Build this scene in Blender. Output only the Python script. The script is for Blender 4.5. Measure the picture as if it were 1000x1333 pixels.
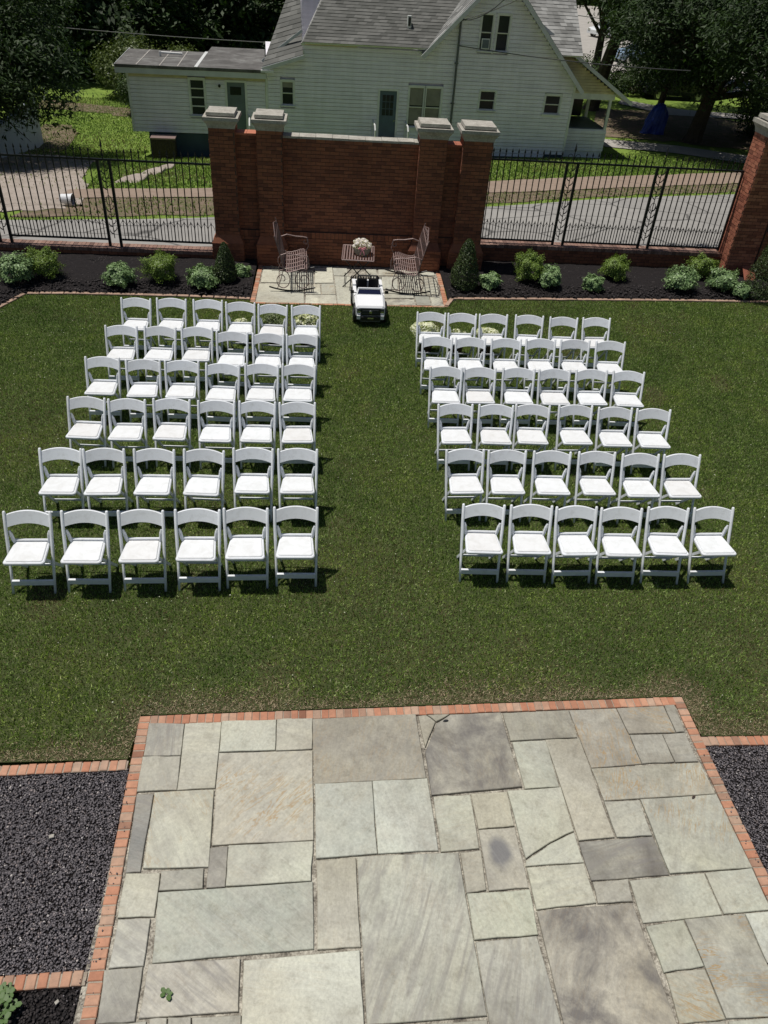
import bpy, math, random
import numpy as np
from mathutils import Vector, Matrix
for o in list(bpy.data.objects): bpy.data.objects.remove(o)
sc = bpy.context.scene
COL = sc.collection
rnd = random.Random(7)
R_ = math.radians

# ------------------------------------------------------------------ camera
cam = bpy.data.objects.new('camera', bpy.data.cameras.new('camera'))
COL.objects.link(cam)
cam.data.sensor_fit = 'VERTICAL'; cam.data.sensor_height = 36.0
cam.data.lens = 27.0; cam.data.clip_start = 0.1; cam.data.clip_end = 600
CAMR = Matrix(((0.99675560, -0.01250755, -0.07951002), (-0.05515886, 0.61325820, -0.78795424), (0.05861555, 0.78978348, 0.61057864)))
cam.matrix_world = Matrix.Translation((0, 0, 5.5)) @ CAMR.to_4x4()
sc.camera = cam
# ------------------------------------------------------------------ light
TO_SUN = Vector((-0.29, 0.085, 1.0)).normalized()
w = bpy.data.worlds.new('World'); sc.world = w; w.use_nodes = True
nt = w.node_tree
bg = nt.nodes['Background']; sky = nt.nodes.new('ShaderNodeTexSky')
sky.sky_type = 'NISHITA'; sky.sun_disc = False
sky.sun_elevation = math.asin(TO_SUN.z); sky.sun_rotation = math.atan2(TO_SUN.x, TO_SUN.y)
nt.links.new(sky.outputs[0], bg.inputs[0]); bg.inputs[1].default_value = 0.047
sun = bpy.data.objects.new('sun', bpy.data.lights.new('sun', 'SUN')); COL.objects.link(sun)
sun.data.energy = 4.5; sun.data.angle = R_(0.5); sun.data.color = (1.0, 0.955, 0.88)
sun.rotation_euler = TO_SUN.to_track_quat('Z', 'Y').to_euler(); sun.location = (0, 0, 30)
sc.view_settings.view_transform = 'Standard'; sc.view_settings.look = 'None'
sc.view_settings.exposure = -0.12; sc.view_settings.gamma = 1; sc.view_settings.use_curve_mapping = False

# ------------------------------------------------------------------ helpers
def tag(o, label=None, cat=None, group=None, kind=None):
    if label: o['label'] = label
    if cat: o['category'] = cat
    if group: o['group'] = group
    if kind: o['kind'] = kind
    return o

def empty(name, loc=(0, 0, 0), rz=0, label=None, cat=None, group=None):
    o = bpy.data.objects.new(name, None); COL.objects.link(o)
    o.location = loc; o.rotation_euler = (0, 0, rz); o.empty_display_size = 0.2
    return tag(o, label, cat, group)

def link(name, me, parent=None, loc=(0, 0, 0), rz=0):
    o = bpy.data.objects.new(name, me); COL.objects.link(o)
    if parent: o.parent = parent
    o.location = loc; o.rotation_euler = (0, 0, rz)
    return o

def copy_tree(o, parent=None):
    c = o.copy(); COL.objects.link(c)
    if parent: c.parent = parent
    for ch in list(o.children): copy_tree(ch, c)
    return c

class MB:
    def __init__(s): s.v = []; s.f = []; s.m = []
    def quad(s, pts, m=0):
        n = len(s.v); s.v += [tuple(p) for p in pts]; s.f.append(tuple(range(n, n + len(pts)))); s.m.append(m); return s
    def box(s, x0, x1, y0, y1, z0, z1, m=0):
        n = len(s.v)
        s.v += [(x0, y0, z0), (x1, y0, z0), (x1, y1, z0), (x0, y1, z0), (x0, y0, z1), (x1, y0, z1), (x1, y1, z1), (x0, y1, z1)]
        for f in ((0, 3, 2, 1), (4, 5, 6, 7), (0, 1, 5, 4), (1, 2, 6, 5), (2, 3, 7, 6), (3, 0, 4, 7)):
            s.f.append(tuple(n + i for i in f)); s.m.append(m)
        return s
    def bar(s, a, b, wx, wy, up=(0, 0, 1), m=0, taper=1.0):
        a = Vector(a); b = Vector(b); d = (b - a).normalized(); up = Vector(up)
        if abs(d.dot(up)) > .98: up = Vector((0, 1, 0))
        x = d.cross(up).normalized(); y = x.cross(d).normalized()
        n = len(s.v)
        for p, t in ((a, 1), (b, taper)):
            for i, j in ((-1, -1), (1, -1), (1, 1), (-1, 1)):
                s.v.append(tuple(p + x * (i * wx / 2 * t) + y * (j * wy / 2 * t)))
        for f in ((0, 1, 2, 3), (7, 6, 5, 4), (0, 4, 5, 1), (1, 5, 6, 2), (2, 6, 7, 3), (3, 7, 4, 0)):
            s.f.append(tuple(n + i for i in f)); s.m.append(m)
        return s
    def tube(s, pts, r, k=6, m=0, rs=None, closed=False):
        pts = [Vector(p) for p in pts]; N = len(pts); n = len(s.v); prev = None
        for i, p in enumerate(pts):
            if closed: d = pts[(i + 1) % N] - pts[i - 1]
            else: d = pts[min(i + 1, N - 1)] - pts[max(i - 1, 0)]
            d.normalize()
            if prev is None:
                t = Vector((0, 0, 1)) if abs(d.z) < .9 else Vector((1, 0, 0)); x = d.cross(t).normalized()
            else: x = (prev - d * prev.dot(d)).normalized()
            prev = x; y = d.cross(x); rr = rs[i] if rs else r
            for j in range(k):
                a = 2 * math.pi * (j + .5) / k; s.v.append(tuple(p + x * (rr * math.cos(a)) + y * (rr * math.sin(a))))
        for i in range(N if closed else N - 1):
            i2 = (i + 1) % N
            for j in range(k):
                j2 = (j + 1) % k
                s.f.append((n + i * k + j, n + i * k + j2, n + i2 * k + j2, n + i2 * k + j)); s.m.append(m)
        if not closed:
            s.f.append(tuple(n + j for j in range(k))[::-1]); s.m.append(m)
            s.f.append(tuple(n + (N - 1) * k + j for j in range(k))); s.m.append(m)
        return s
    def lathe(s, prof, c=(0, 0, 0), k=12, m=0, axis='z'):
        n = len(s.v)
        for r, h in prof:
            for j in range(k):
                a = 2 * math.pi * j / k; p = (r * math.cos(a), r * math.sin(a), h)
                if axis == 'x': p = (h, p[0], p[1])
                if axis == 'y': p = (p[0], h, p[1])
                s.v.append((c[0] + p[0], c[1] + p[1], c[2] + p[2]))
        for i in range(len(prof) - 1):
            for j in range(k):
                j2 = (j + 1) % k
                s.f.append((n + i * k + j, n + i * k + j2, n + (i + 1) * k + j2, n + (i + 1) * k + j)); s.m.append(m)
        s.f.append(tuple(n + j for j in range(k))[::-1]); s.m.append(m)
        L = n + (len(prof) - 1) * k; s.f.append(tuple(L + j for j in range(k))); s.m.append(m)
        return s
    def prism(s, poly, z0, z1, m=0, inset=0.0, ch=0.0):
        """polygon (ccw) extruded z0..z1, with an optional chamfer of width ch at the top"""
        def off(P, d):
            out = []; N = len(P)
            for i in range(N):
                a, b, c = Vector(P[i - 1]), Vector(P[i]), Vector(P[(i + 1) % N])
                e1 = (b - a).normalized(); e2 = (c - b).normalized()
                n1 = Vector((-e1.y, e1.x)); n2 = Vector((-e2.y, e2.x)); q = (n1 + n2)
                q = q / max(q.dot(n1), .35); out.append(tuple(b + q * d))
            return out
        P = [tuple(p[:2]) for p in poly]
        if sum(P[i - 1][0] * P[i][1] - P[i][0] * P[i - 1][1] for i in range(len(P))) < 0: P = P[::-1]
        if inset: P = off(P, inset)
        rings = [[(x, y, z0) for x, y in P]]
        if ch:
            rings.append([(x, y, z1 - ch) for x, y in P]); Q = off(P, ch); rings.append([(x, y, z1) for x, y in Q])
        else: rings.append([(x, y, z1) for x, y in P])
        n = len(s.v); k = len(P)
        for r in rings: s.v += r
        for i in range(len(rings) - 1):
            for j in range(k):
                j2 = (j + 1) % k; s.f.append((n + i * k + j, n + i * k + j2, n + (i + 1) * k + j2, n + (i + 1) * k + j)); s.m.append(m)
        s.f.append(tuple(n + (len(rings) - 1) * k + j for j in range(k))); s.m.append(m)
        s.f.append(tuple(n + j for j in range(k))[::-1]); s.m.append(m)
        return s
    def xf(s, M, start=0):
        for i in range(start, len(s.v)): s.v[i] = tuple(M @ Vector(s.v[i]))
        return s
    def mesh(s, name, mats, smooth=False):
        me = bpy.data.meshes.new(name); me.from_pydata(s.v, [], s.f)
        if not isinstance(mats, (list, tuple)): mats = [mats]
        for m in mats: me.materials.append(m)
        me.polygons.foreach_set('material_index', s.m)
        if smooth: me.polygons.foreach_set('use_smooth', [True] * len(s.f))
        me.update(); return me
    def build(s, name, mats, parent=None, smooth=False, loc=(0, 0, 0), rz=0):
        return link(name, s.mesh(name, mats, smooth), parent, loc, rz)

def np_mesh(name, V, F, mat):
    """V (N,3) float, F (M,k) int -> mesh quickly"""
    me = bpy.data.meshes.new(name); k = F.shape[1]
    me.vertices.add(len(V)); me.vertices.foreach_set('co', np.asarray(V, np.float32).ravel())
    me.loops.add(F.size); me.loops.foreach_set('vertex_index', F.astype(np.int32).ravel())
    me.polygons.add(len(F)); me.polygons.foreach_set('loop_start', np.arange(0, F.size, k, dtype=np.int32))
    me.polygons.foreach_set('loop_total', np.full(len(F), k, np.int32))
    me.materials.append(mat); me.update(calc_edges=True); me.validate(); return me

# ------------------------------------------------------------------ materials
class NT:
    def __init__(s, name, rough=.6):
        s.mat = bpy.data.materials.new(name); s.mat.use_nodes = True; s.t = s.mat.node_tree
        s.b = s.t.nodes['Principled BSDF']; s.b.inputs['Roughness'].default_value = rough
    def n(s, ty, **k):
        x = s.t.nodes.new(ty)
        for a, b in k.items(): setattr(x, a, b)
        return x
    def l(s, a, b): s.t.links.new(a, b)
    def coord(s, kind='Object'): return s.n('ShaderNodeTexCoord').outputs[kind]
    def pos(s): return s.n('ShaderNodeNewGeometry').outputs['Position']
    def noise(s, v, scale, detail=4, rough=.6, dist=0, four=None):
        x = s.n('ShaderNodeTexNoise'); x.inputs['Scale'].default_value = scale; x.inputs['Detail'].default_value = detail
        x.inputs['Roughness'].default_value = rough; x.inputs['Distortion'].default_value = dist
        if four is not None: x.noise_dimensions = '4D'; s.l(four, x.inputs['W'])
        s.l(v, x.inputs['Vector']); return x.outputs[0]
    def map(s, v, scale=(1, 1, 1), rot=(0, 0, 0), loc=(0, 0, 0)):
        m = s.n('ShaderNodeMapping'); m.inputs['Scale'].default_value = scale; m.inputs['Rotation'].default_value = rot
        m.inputs['Location'].default_value = loc; s.l(v, m.inputs['Vector']); return m.outputs[0]
    def ramp(s, f, stops):
        r = s.n('ShaderNodeValToRGB'); e = r.color_ramp.elements
        while len(e) < len(stops): e.new(.5)
        for i, (p, c) in enumerate(stops):
            e[i].position = p; e[i].color = (*c, 1) if len(c) == 3 else c
        s.l(f, r.inputs[0]); return r.outputs[0]
    def mix(s, f, a, b, mode='MIX'):
        m = s.n('ShaderNodeMix', data_type='RGBA', blend_type=mode)
        for v, i in ((f, 0), (a, 6), (b, 7)):
            if isinstance(v, (int, float)): m.inputs[i].default_value = v
            elif isinstance(v, tuple): m.inputs[i].default_value = (*v, 1)
            else: s.l(v, m.inputs[i])
        return m.outputs[2]
    def math(s, op, a, b=0.0, clamp=False):
        m = s.n('ShaderNodeMath', operation=op); m.use_clamp = clamp
        for v, i in ((a, 0), (b, 1)):
            if isinstance(v, (int, float)): m.inputs[i].default_value = v
            else: s.l(v, m.inputs[i])
        return m.outputs[0]
    def attr(s, name, kind='OBJECT'):
        a = s.n('ShaderNodeAttribute', attribute_type=kind, attribute_name=name); return a
    def color(s, c): 
        if isinstance(c, tuple): s.b.inputs['Base Color'].default_value = (*c, 1)
        else: s.l(c, s.b.inputs['Base Color'])
    def bump(s, h, strength=.4, dist=.01):
        b = s.n('ShaderNodeBump'); b.inputs['Strength'].default_value = strength; b.inputs['Distance'].default_value = dist
        s.l(h, b.inputs['Height']); s.l(b.outputs[0], s.b.inputs['Normal'])

def simple(name, c, rough=.6, var=.15, scale=8, metal=0, bump=0, spec=None, detail=5):
    m = NT(name, rough); f = m.noise(m.pos(), scale, detail)
    lo = tuple(max(0, x * (1 - var)) for x in c); hi = tuple(min(1, x * (1 + var)) for x in c)
    m.color(m.ramp(f, [(.3, lo), (.7, hi)])); m.b.inputs['Metallic'].default_value = metal
    if spec is not None: m.b.inputs['Specular IOR Level'].default_value = spec
    if bump: m.bump(m.noise(m.pos(), scale * 5, 4), bump, .01)
    return m.mat

def leafmat(name, dark, light, rough=.45, trans=.25, scale=1.2):
    m = NT(name, rough); g = m.n('ShaderNodeNewGeometry')
    r = g.outputs['Random Per Island']; f = m.noise(g.outputs['Position'], scale, 3)
    f2 = m.math('ADD', m.math('MULTIPLY', r, .6), m.math('MULTIPLY', f, .5))
    c = m.ramp(f2, [(.15, dark), (.85, light)]); m.color(c)
    m.b.inputs['Specular IOR Level'].default_value = .35
    if trans:
        t = m.n('ShaderNodeBsdfTranslucent'); mx = m.n('ShaderNodeMixShader'); mx.inputs[0].default_value = trans
        tc = m.mix(1.0, c, (1.0, 1.1, .45), 'MULTIPLY'); m.l(tc, t.inputs['Color'])
        out = m.t.nodes['Material Output']; m.l(m.b.outputs[0], mx.inputs[1]); m.l(t.outputs[0], mx.inputs[2]); m.l(mx.outputs[0], out.inputs['Surface'])
    return m.mat

def m_stone():
    m = NT('flagstone', .55)
    oi = m.n('ShaderNodeObjectInfo'); base = oi.outputs['Color']; rd = oi.outputs['Random']; co = m.coord()
    w = m.math('MULTIPLY', rd, 50.0)
    ang = m.attr('flow').outputs['Fac']
    rot = m.n('ShaderNodeVectorRotate', rotation_type='Z_AXIS'); m.l(co, rot.inputs['Vector']); m.l(ang, rot.inputs['Angle'])
    v = rot.outputs[0]
    big = m.noise(v, 2.2, 5, .6, .5, w); fine = m.noise(v, 45, 6, .7, 0, w)
    stretch = m.noise(m.map(v, (9, 1.3, 1)), 1.6, 6, .62, 1.2, w)
    c = m.mix(m.math('MULTIPLY', m.ramp(big, [(.35, (0, 0, 0)), (.7, (1, 1, 1))]), .55), base, (.44, .42, .36), 'MIX')
    c = m.mix(m.math('ADD', .22, m.math('MULTIPLY', m.attr('streak').outputs['Fac'], .5)), c, m.ramp(stretch, [(.25, (.66, .65, .62)), (.5, (1, 1, 1)), (.75, (1.14, 1.12, 1.05))]), 'MULTIPLY')
    gr = m.mix(1, c, m.ramp(fine, [(.25, (.70, .70, .70)), (.7, (1.12, 1.12, 1.12))]), 'MULTIPLY')
    mid = m.noise(v, 11, 5, .7, .4, w); gr = m.mix(.8, gr, m.ramp(mid, [(.3, (.68, .66, .63)), (.48, (1, 1, 1)), (.72, (1.12, 1.12, 1.10))]), 'MULTIPLY')
    blo = m.noise(v, 1.3, 3, .5, .2, w); gr = m.mix(.8, gr, m.ramp(blo, [(.3, (.82, .78, .72)), (.5, (1, 1, 1)), (.7, (1.04, 1.05, 1.05))]), 'MULTIPLY')
    # dark cloudy patches
    cl = m.ramp(m.noise(v, 1.9, 7, .68, .9, w), [(.40, (0, 0, 0)), (.62, (1, 1, 1))])
    gr = m.mix(m.math('MULTIPLY', cl, m.attr('cloud').outputs['Fac'], True), gr, (.135, .125, .115))
    st = m.ramp(m.noise(m.map(v, (6, .8, 1)), 1.8, 7, .6, 2.0, w), [(.46, (0, 0, 0)), (.62, (1, 1, 1))])
    gr = m.mix(m.math('MULTIPLY', st, m.attr('streak').outputs['Fac'], True), gr, (.20, .19, .175))
    wp = m.noise(m.pos(), .95, 6, .62, .5); gr = m.mix(.9, gr, m.ramp(wp, [(.34, (.76, .74, .72)), (.46, (1, 1, 1)), (.66, (1.10, 1.09, 1.04))]), 'MULTIPLY')
    # rust veins
    ru = m.ramp(m.noise(m.map(v, (7, 1.2, 1)), 1.5, 6, .6, 3.0, w), [(.495, (0, 0, 0)), (.525, (1, 1, 1)), (.565, (0, 0, 0))])
    ru2 = m.ramp(m.noise(v, 2.6, 3, .5, 0, w), [(.44, (0, 0, 0)), (.60, (1, 1, 1))])
    ru = m.math('MULTIPLY', ru, ru2)
    gr = m.mix(m.math('MULTIPLY', ru, m.attr('rust').outputs['Fac'], True), gr, (.33, .22, .10))
    # one oval damp looking stain
    ov = m.n('ShaderNodeVectorMath', operation='LENGTH'); m.l(m.map(co, (1 / .085, 1 / .125, 0), (0, 0, 0), (.15, -.35, 0)), ov.inputs[0])
    dn = m.math('ADD', ov.outputs['Value'], m.math('MULTIPLY', m.noise(co, 7, 5, .7), .9))
    om = m.ramp(m.math('MULTIPLY', dn, .5), [(.56, (1, 1, 1)), (.84, (0, 0, 0))])
    gr = m.mix(m.math('MULTIPLY', m.math('MULTIPLY', om, m.attr('oval').outputs['Fac']), .8, True), gr, (.12, .12, .13))
    # small specks
    sp = m.ramp(m.noise(co, 70, 2, .5, 0, w), [(.20, (.45, .45, .45)), (.28, (1, 1, 1))])
    gr = m.mix(1, gr, sp, 'MULTIPLY')
    m.color(gr)
    h = m.math('ADD', m.math('MULTIPLY', stretch, 1.2), m.math('MULTIPLY', fine, .35)); m.bump(h, .5, .006)
    return m.mat

def m_brick(name, a, b, c3, rough=.8):
    m = NT(name, rough); g = m.n('ShaderNodeNewGeometry'); r = g.outputs['Random Per Island']; oi = m.n('ShaderNodeObjectInfo')
    rr = m.math('FRACT', m.math('ADD', r, oi.outputs['Random']))
    c = m.ramp(rr, [(.0, a), (.5, b), (.85, c3), (1.0, tuple(x * .6 for x in a))])
    f = m.noise(g.outputs['Position'], 14, 6, .7); c = m.mix(.65, c, m.ramp(f, [(.3, (.6, .6, .6)), (.72, (1.2, 1.15, 1.1))]), 'MULTIPLY')
    f2 = m.noise(g.outputs['Position'], 1.3, 4); c = m.mix(.5, c, m.ramp(f2, [(.3, (.62, .58, .56)), (.6, (1.1, 1.1, 1.1))]), 'MULTIPLY')
    m.color(c); m.bump(m.noise(g.outputs['Position'], 90, 4), .35, .004); return m.mat

def m_ground(name, stops, s1, s2, rough=.95, bump=.5, bs=60, bd=.01):
    m = NT(name, rough); p = m.pos(); f = m.noise(p, s1, 8, .68, .3); g = m.noise(p, s2, 4, .6)
    k = m.math('ADD', m.math('MULTIPLY', f, .6), m.math('MULTIPLY', g, .4)); m.color(m.ramp(k, stops)); m.bump(m.noise(p, bs, 5), bump, bd)
    m.b.inputs['Specular IOR Level'].default_value = .2; return m.mat

def m_road():
    m = NT('road_asphalt', .92); p = m.pos(); f = m.noise(p, .7, 7, .7, .5); g = m.noise(p, 35, 3)
    c = m.ramp(m.math('ADD', m.math('MULTIPLY', f, .7), m.math('MULTIPLY', g, .3)), [(.3, (.19, .18, .17)), (.5, (.27, .26, .245)), (.7, (.34, .325, .30))])
    v = m.n('ShaderNodeTexVoronoi', feature='DISTANCE_TO_EDGE'); v.inputs['Scale'].default_value = .42
    nz = m.n('ShaderNodeTexNoise'); nz.inputs['Scale'].default_value = 1.6; nz.inputs['Detail'].default_value = 5; m.l(p, nz.inputs['Vector'])
    m.l(m.mix(.28, p, nz.outputs['Color'], 'ADD'), v.inputs['Vector'])
    ck = m.ramp(v.outputs['Distance'], [(0, (.35, .35, .35)), (.010, (.5, .5, .5)), (.022, (1, 1, 1))]); c = m.mix(1, c, ck, 'MULTIPLY'); m.color(c); m.bump(g, .3, .01); return m.mat
def m_pad():
    m = NT('seat_vinyl', .45); oi = m.n('ShaderNodeObjectInfo'); p = m.pos()
    c = m.ramp(oi.outputs['Random'], [(0, (.70, .70, .70)), (.3, (.73, .745, .76)), (1, (.76, .785, .81))])
    f = m.noise(p, 9, 6, .7, .6); c = m.mix(.8, c, m.ramp(f, [(.32, (.86, .85, .83)), (.55, (1, 1, 1))]), 'MULTIPLY'); m.color(c); m.bump(m.noise(p, 22, 4), .18, .006); return m.mat
def m_resin():
    m = NT('chair_resin', .40); oi = m.n('ShaderNodeObjectInfo'); p = m.pos()
    c = m.ramp(oi.outputs['Random'], [(0, (.68, .70, .73)), (1, (.77, .80, .845))])
    f = m.noise(p, 14, 6, .7); c = m.mix(.7, c, m.ramp(f, [(.30, (.80, .79, .77)), (.5, (1, 1, 1))]), 'MULTIPLY'); m.color(c); m.bump(m.noise(p, 40, 3), .06, .004); return m.mat
def m_blade():
    m = NT('grass_blade', .5); g = m.n('ShaderNodeNewGeometry'); p = g.outputs['Position']; r = g.outputs['Random Per Island']
    c = m.ramp(r, [(0, (.050, .094, .016)), (.35, (.142, .245, .042)), (.7, (.235, .360, .075)), (.94, (.38, .50, .17)), (1, (.62, .66, .42))])
    f = m.noise(p, .75, 6, .68, .6); c = m.mix(.95, c, m.ramp(f, [(.30, (.64, .72, .66)), (.48, (1, 1, 1)), (.60, (1.18, 1.10, 1.0)), (.70, (1.38, 1.22, 1.15))]), 'MULTIPLY')
    f = m.noise(p, 4.5, 3, .6); c = m.mix(.6, c, m.ramp(f, [(.3, (.6, .66, .6)), (.7, (1.28, 1.2, 1.15))]), 'MULTIPLY')
    f = m.noise(p, 24, 2, .5); c = m.mix(.8, c, m.ramp(f, [(.32, (.55, .6, .55)), (.68, (1.35, 1.3, 1.25))]), 'MULTIPLY')
    d = m.attr('dry', 'GEOMETRY').outputs['Fac']; dd = m.math('GREATER_THAN', d, m.math('MULTIPLY', r, 1.0))
    c = m.mix(m.math('MULTIPLY', dd, .9), c, m.mix(r, (.16, .115, .06), (.36, .28, .17)))
    m.color(c); m.b.inputs['Specular IOR Level'].default_value = .25
    t = m.n('ShaderNodeBsdfTranslucent'); mx = m.n('ShaderNodeMixShader'); mx.inputs[0].default_value = .35
    m.l(c, t.inputs['Color']); out = m.t.nodes['Material Output']; m.l(m.b.outputs[0], mx.inputs[1]); m.l(t.outputs[0], mx.inputs[2]); m.l(mx.outputs[0], out.inputs['Surface'])
    return m.mat

def m_siding():
    m = NT('painted_siding', .55); p = m.pos()
    f = m.noise(m.map(p, (.5, .5, 3)), 2.0, 6, .65); c = m.ramp(f, [(.3, (.70, .685, .735)), (.7, (.86, .84, .89))])
    s = m.noise(m.map(p, (3, 3, .35)), 1.2, 5, .7); c = m.mix(.35, c, m.ramp(s, [(.35, (.72, .72, .66)), (.6, (1, 1, 1))]), 'MULTIPLY')
    m.color(c); m.bump(m.noise(p, 20, 3), .1, .01); return m.mat

def m_shingle(name, c0, c1):
    m = NT(name, .9); g = m.n('ShaderNodeNewGeometry'); r = g.outputs['Random Per Island']
    c = m.ramp(r, [(0, c0), (1, c1)]); f = m.noise(g.outputs['Position'], .8, 6, .7)
    c = m.mix(.6, c, m.ramp(f, [(.32, (.6, .6, .58)), (.68, (1.2, 1.2, 1.2))]), 'MULTIPLY'); m.color(c)
    m.bump(m.noise(g.outputs['Position'], 40, 3), .3, .01); return m.mat

def m_streakroof():
    m = NT('flat_roof_felt', .85); p = m.pos(); f = m.noise(p, .9, 7, .7, .8)
    c = m.ramp(f, [(.3, (.045, .042, .038)), (.5, (.10, .095, .09)), (.7, (.20, .20, .19))])
    m.color(c); m.bump(m.noise(p, 15, 4), .3, .01); return m.mat

M = dict(
 stone=m_stone(),
 brick_edge=m_brick('paver_brick', (.42, .185, .11), (.50, .26, .165), (.43, .30, .22)),
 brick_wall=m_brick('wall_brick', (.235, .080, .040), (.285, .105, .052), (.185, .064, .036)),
 brick_cope=m_brick('coping_brick', (.23, .13, .10), (.30, .19, .15), (.17, .10, .08)),
 brick_lit=m_brick('sunlit_brick', (.42, .14, .08), (.52, .20, .12), (.32, .10, .06)),  # lighter copy of the wall brick, sunlight put into its colour
 mortar=m_ground('old_mortar', [(.3, (.07, .045, .035)), (.7, (.12, .085, .065))], 6, 40),
 joint=m_ground('sandy_joint', [(.34, (.05, .045, .04)), (.46, (.20, .18, .15)), (.62, (.56, .53, .45))], 9, 60, bump=1.0, bs=90),
 conc=m_ground('concrete', [(.3, (.30, .28, .26)), (.7, (.42, .40, .37))], 2, 18, bump=.25),
 road=m_road(),
 lot=m_ground('parking_asphalt', [(.3, (.30, .28, .26)), (.7, (.42, .40, .37))], 1.0, 12, bump=.3),
 path=m_ground('pink_walk', [(.3, (.21, .155, .12)), (.7, (.32, .25, .20))], 2.5, 14, bump=.4),
 lawnsoil=m_ground('lawn_soil', [(.3, (.030, .042, .014)), (.7, (.075, .085, .032))], 3, 40),
 verge=m_ground('far_grass', [(.25, (.08, .12, .025)), (.45, (.15, .23, .04)), (.62, (.22, .31, .06)), (.8, (.32, .33, .15))], 1.1, 14, bump=1.0, bs=30, bd=.05),
 dirt=m_ground('dirt_verge', [(.25, (.05, .07, .02)), (.42, (.11, .12, .05)), (.5, (.16, .12, .085)), (.75, (.30, .23, .18))], 2.2, 16, bump=.8, bs=30, bd=.03),
 gravelpad=m_ground('pale_gravel', [(.25, (.20, .17, .13)), (.5, (.36, .31, .27)), (.75, (.50, .44, .39))], 1.2, 22, bump=.9, bs=40, bd=.03),
 thatch=leafmat('dry_thatch', (.15, .105, .06), (.52, .42, .28), .8, 0, 8),
 weed=leafmat('weed_leaf', (.03, .07, .015), (.09, .17, .035), .5, .2, 9),
 sand=m_ground('brick_joint_sand', [(.3, (.22, .18, .14)), (.7, (.42, .37, .30))], 20, 60, bump=.6, bs=90),
 mulch=m_ground('mulch', [(.3, (.006, .005, .006)), (.7, (.025, .021, .021))], 14, 60, bump=1.0, bs=50, bd=.02),
 chips=leafmat('mulch_chip', (.006, .005, .006), (.045, .038, .038), .9, 0, 6),
 gravel=None, blade=m_blade(),
 white=m_resin(),
 pad=m_pad(),
 iron=simple('black_iron', (.012, .012, .013), .5, .3, 30, .3),
 rust_iron=simple('brown_iron', (.23, .16, .15), .55, .25, 40, .2, bump=.1),
 cast=m_ground('cast_stone', [(.3, (.20, .185, .16)), (.5, (.36, .34, .30)), (.7, (.52, .50, .45))], 6, 40, bump=.5),
 trim=simple('white_trim', (.62, .63, .62), .5, .1, 3),
 fascia=simple('grey_white_fascia', (.50, .52, .53), .5, .1, 2),
 siding=m_siding(), stain=simple('stained_siding', (.56, .49, .30), .6, .3, 1.5),
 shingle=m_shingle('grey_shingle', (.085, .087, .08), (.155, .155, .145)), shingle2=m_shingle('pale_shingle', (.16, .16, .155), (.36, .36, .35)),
 felt=m_streakroof(), bluewall=simple('blue_foundation', (.030, .055, .085), .6, .2, 2),
 glass=simple('dark_glass', (.02, .025, .03), .12, .3, 1.0, 0, 0, .2), bluedoor=simple('blue_door', (.06, .10, .14), .45, .15, 3),
 greydoor=simple('grey_door', (.10, .13, .15), .45, .15, 3), blind=simple('window_blind', (.20, .19, .165), .6, .2, 3),
 bark=m_ground('bark', [(.3, (.03, .024, .018)), (.7, (.10, .08, .06))], 5, 20, bump=1.0, bs=12, bd=.04),
 leaf_dark=leafmat('dark_tree_leaf', (.010, .022, .007), (.040, .078, .018), .62, .25, .35),
 leaf_mid=leafmat('green_tree_leaf', (.016, .032, .009), (.065, .11, .027), .6, .25, .35),
 leaf_bush=leafmat('bush_leaf', (.035, .055, .015), (.13, .17, .05), .45, .2, .6),
 box_leaf=leafmat('boxwood_leaf', (.05, .095, .015), (.22, .32, .055), .45, .2, 4),
 var_leaf=leafmat('variegated_leaf', (.03, .08, .02), (.30, .43, .19), .45, .15, 6),
 cone_leaf=leafmat('yew_leaf', (.012, .026, .010), (.07, .105, .028), .5, .1, 5),
 petal=leafmat('white_petal', (.72, .72, .54), (.92, .92, .82), .6, .3, 10),
 petal_pink=leafmat('pinkish_petal', (.82, .72, .78), (.93, .90, .93), .6, .3, 10),
 petal_green=leafmat('green_white_petal', (.16, .22, .10), (.62, .68, .45), .6, .2, 10),
 tw=simple('truck_white', (.80, .81, .83), .22, .02, 5), tb=simple('truck_black', (.012, .012, .014), .4, .2, 20),
 tg=simple('toy_glass', (.015, .018, .05), .08, .1, 5), chrome=simple('chrome', (.6, .6, .6), .2, .1, 5, 1.0),
 ribbon=simple('pink_ribbon', (.80, .32, .38), .5, .1, 5), basket=simple('basket_cane', (.42, .37, .28), .8, .3, 60, bump=.8),
 pot=simple('dark_pot', (.045, .028, .02), .5, .3, 12), bucketm=simple('white_plastic', (.65, .66, .68), .4, .08, 9),
 wallw=m_ground('white_render', [(.3, (.50, .53, .57)), (.7, (.66, .69, .73))], .6, 8, bump=.1),
 tarp=simple('blue_tarp', (.02, .05, .32), .4, .3, 6), galv=simple('grey_pipe', (.10, .11, .12), .5, .2, 10, .4),
 carwhite=simple('white_car_paint', (.70, .72, .74), .2, .03, 2), carblack=simple('black_car_paint', (.015, .017, .02), .12, .1, 2),
 carblue=simple('blue_car_paint', (.25, .34, .45), .2, .05, 2), cable=simple('cable', (.05, .05, .055), .6, .1, 5), cablew=simple('pale_cable', (.16, .16, .155), .6, .1, 5),
)
def m_gravel():
    m = NT('grey_gravel', .7); g = m.n('ShaderNodeNewGeometry'); r = g.outputs['Random Per Island']
    m.color(m.ramp(r, [(0, (.085, .076, .082)), (.5, (.125, .113, .122)), (.9, (.18, .163, .172)), (.975, (.28, .23, .22)), (1, (.55, .52, .50))]))
    m.bump(m.noise(g.outputs['Position'], 150, 3), .4, .003); return m.mat
M['gravel'] = m_gravel()

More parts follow.
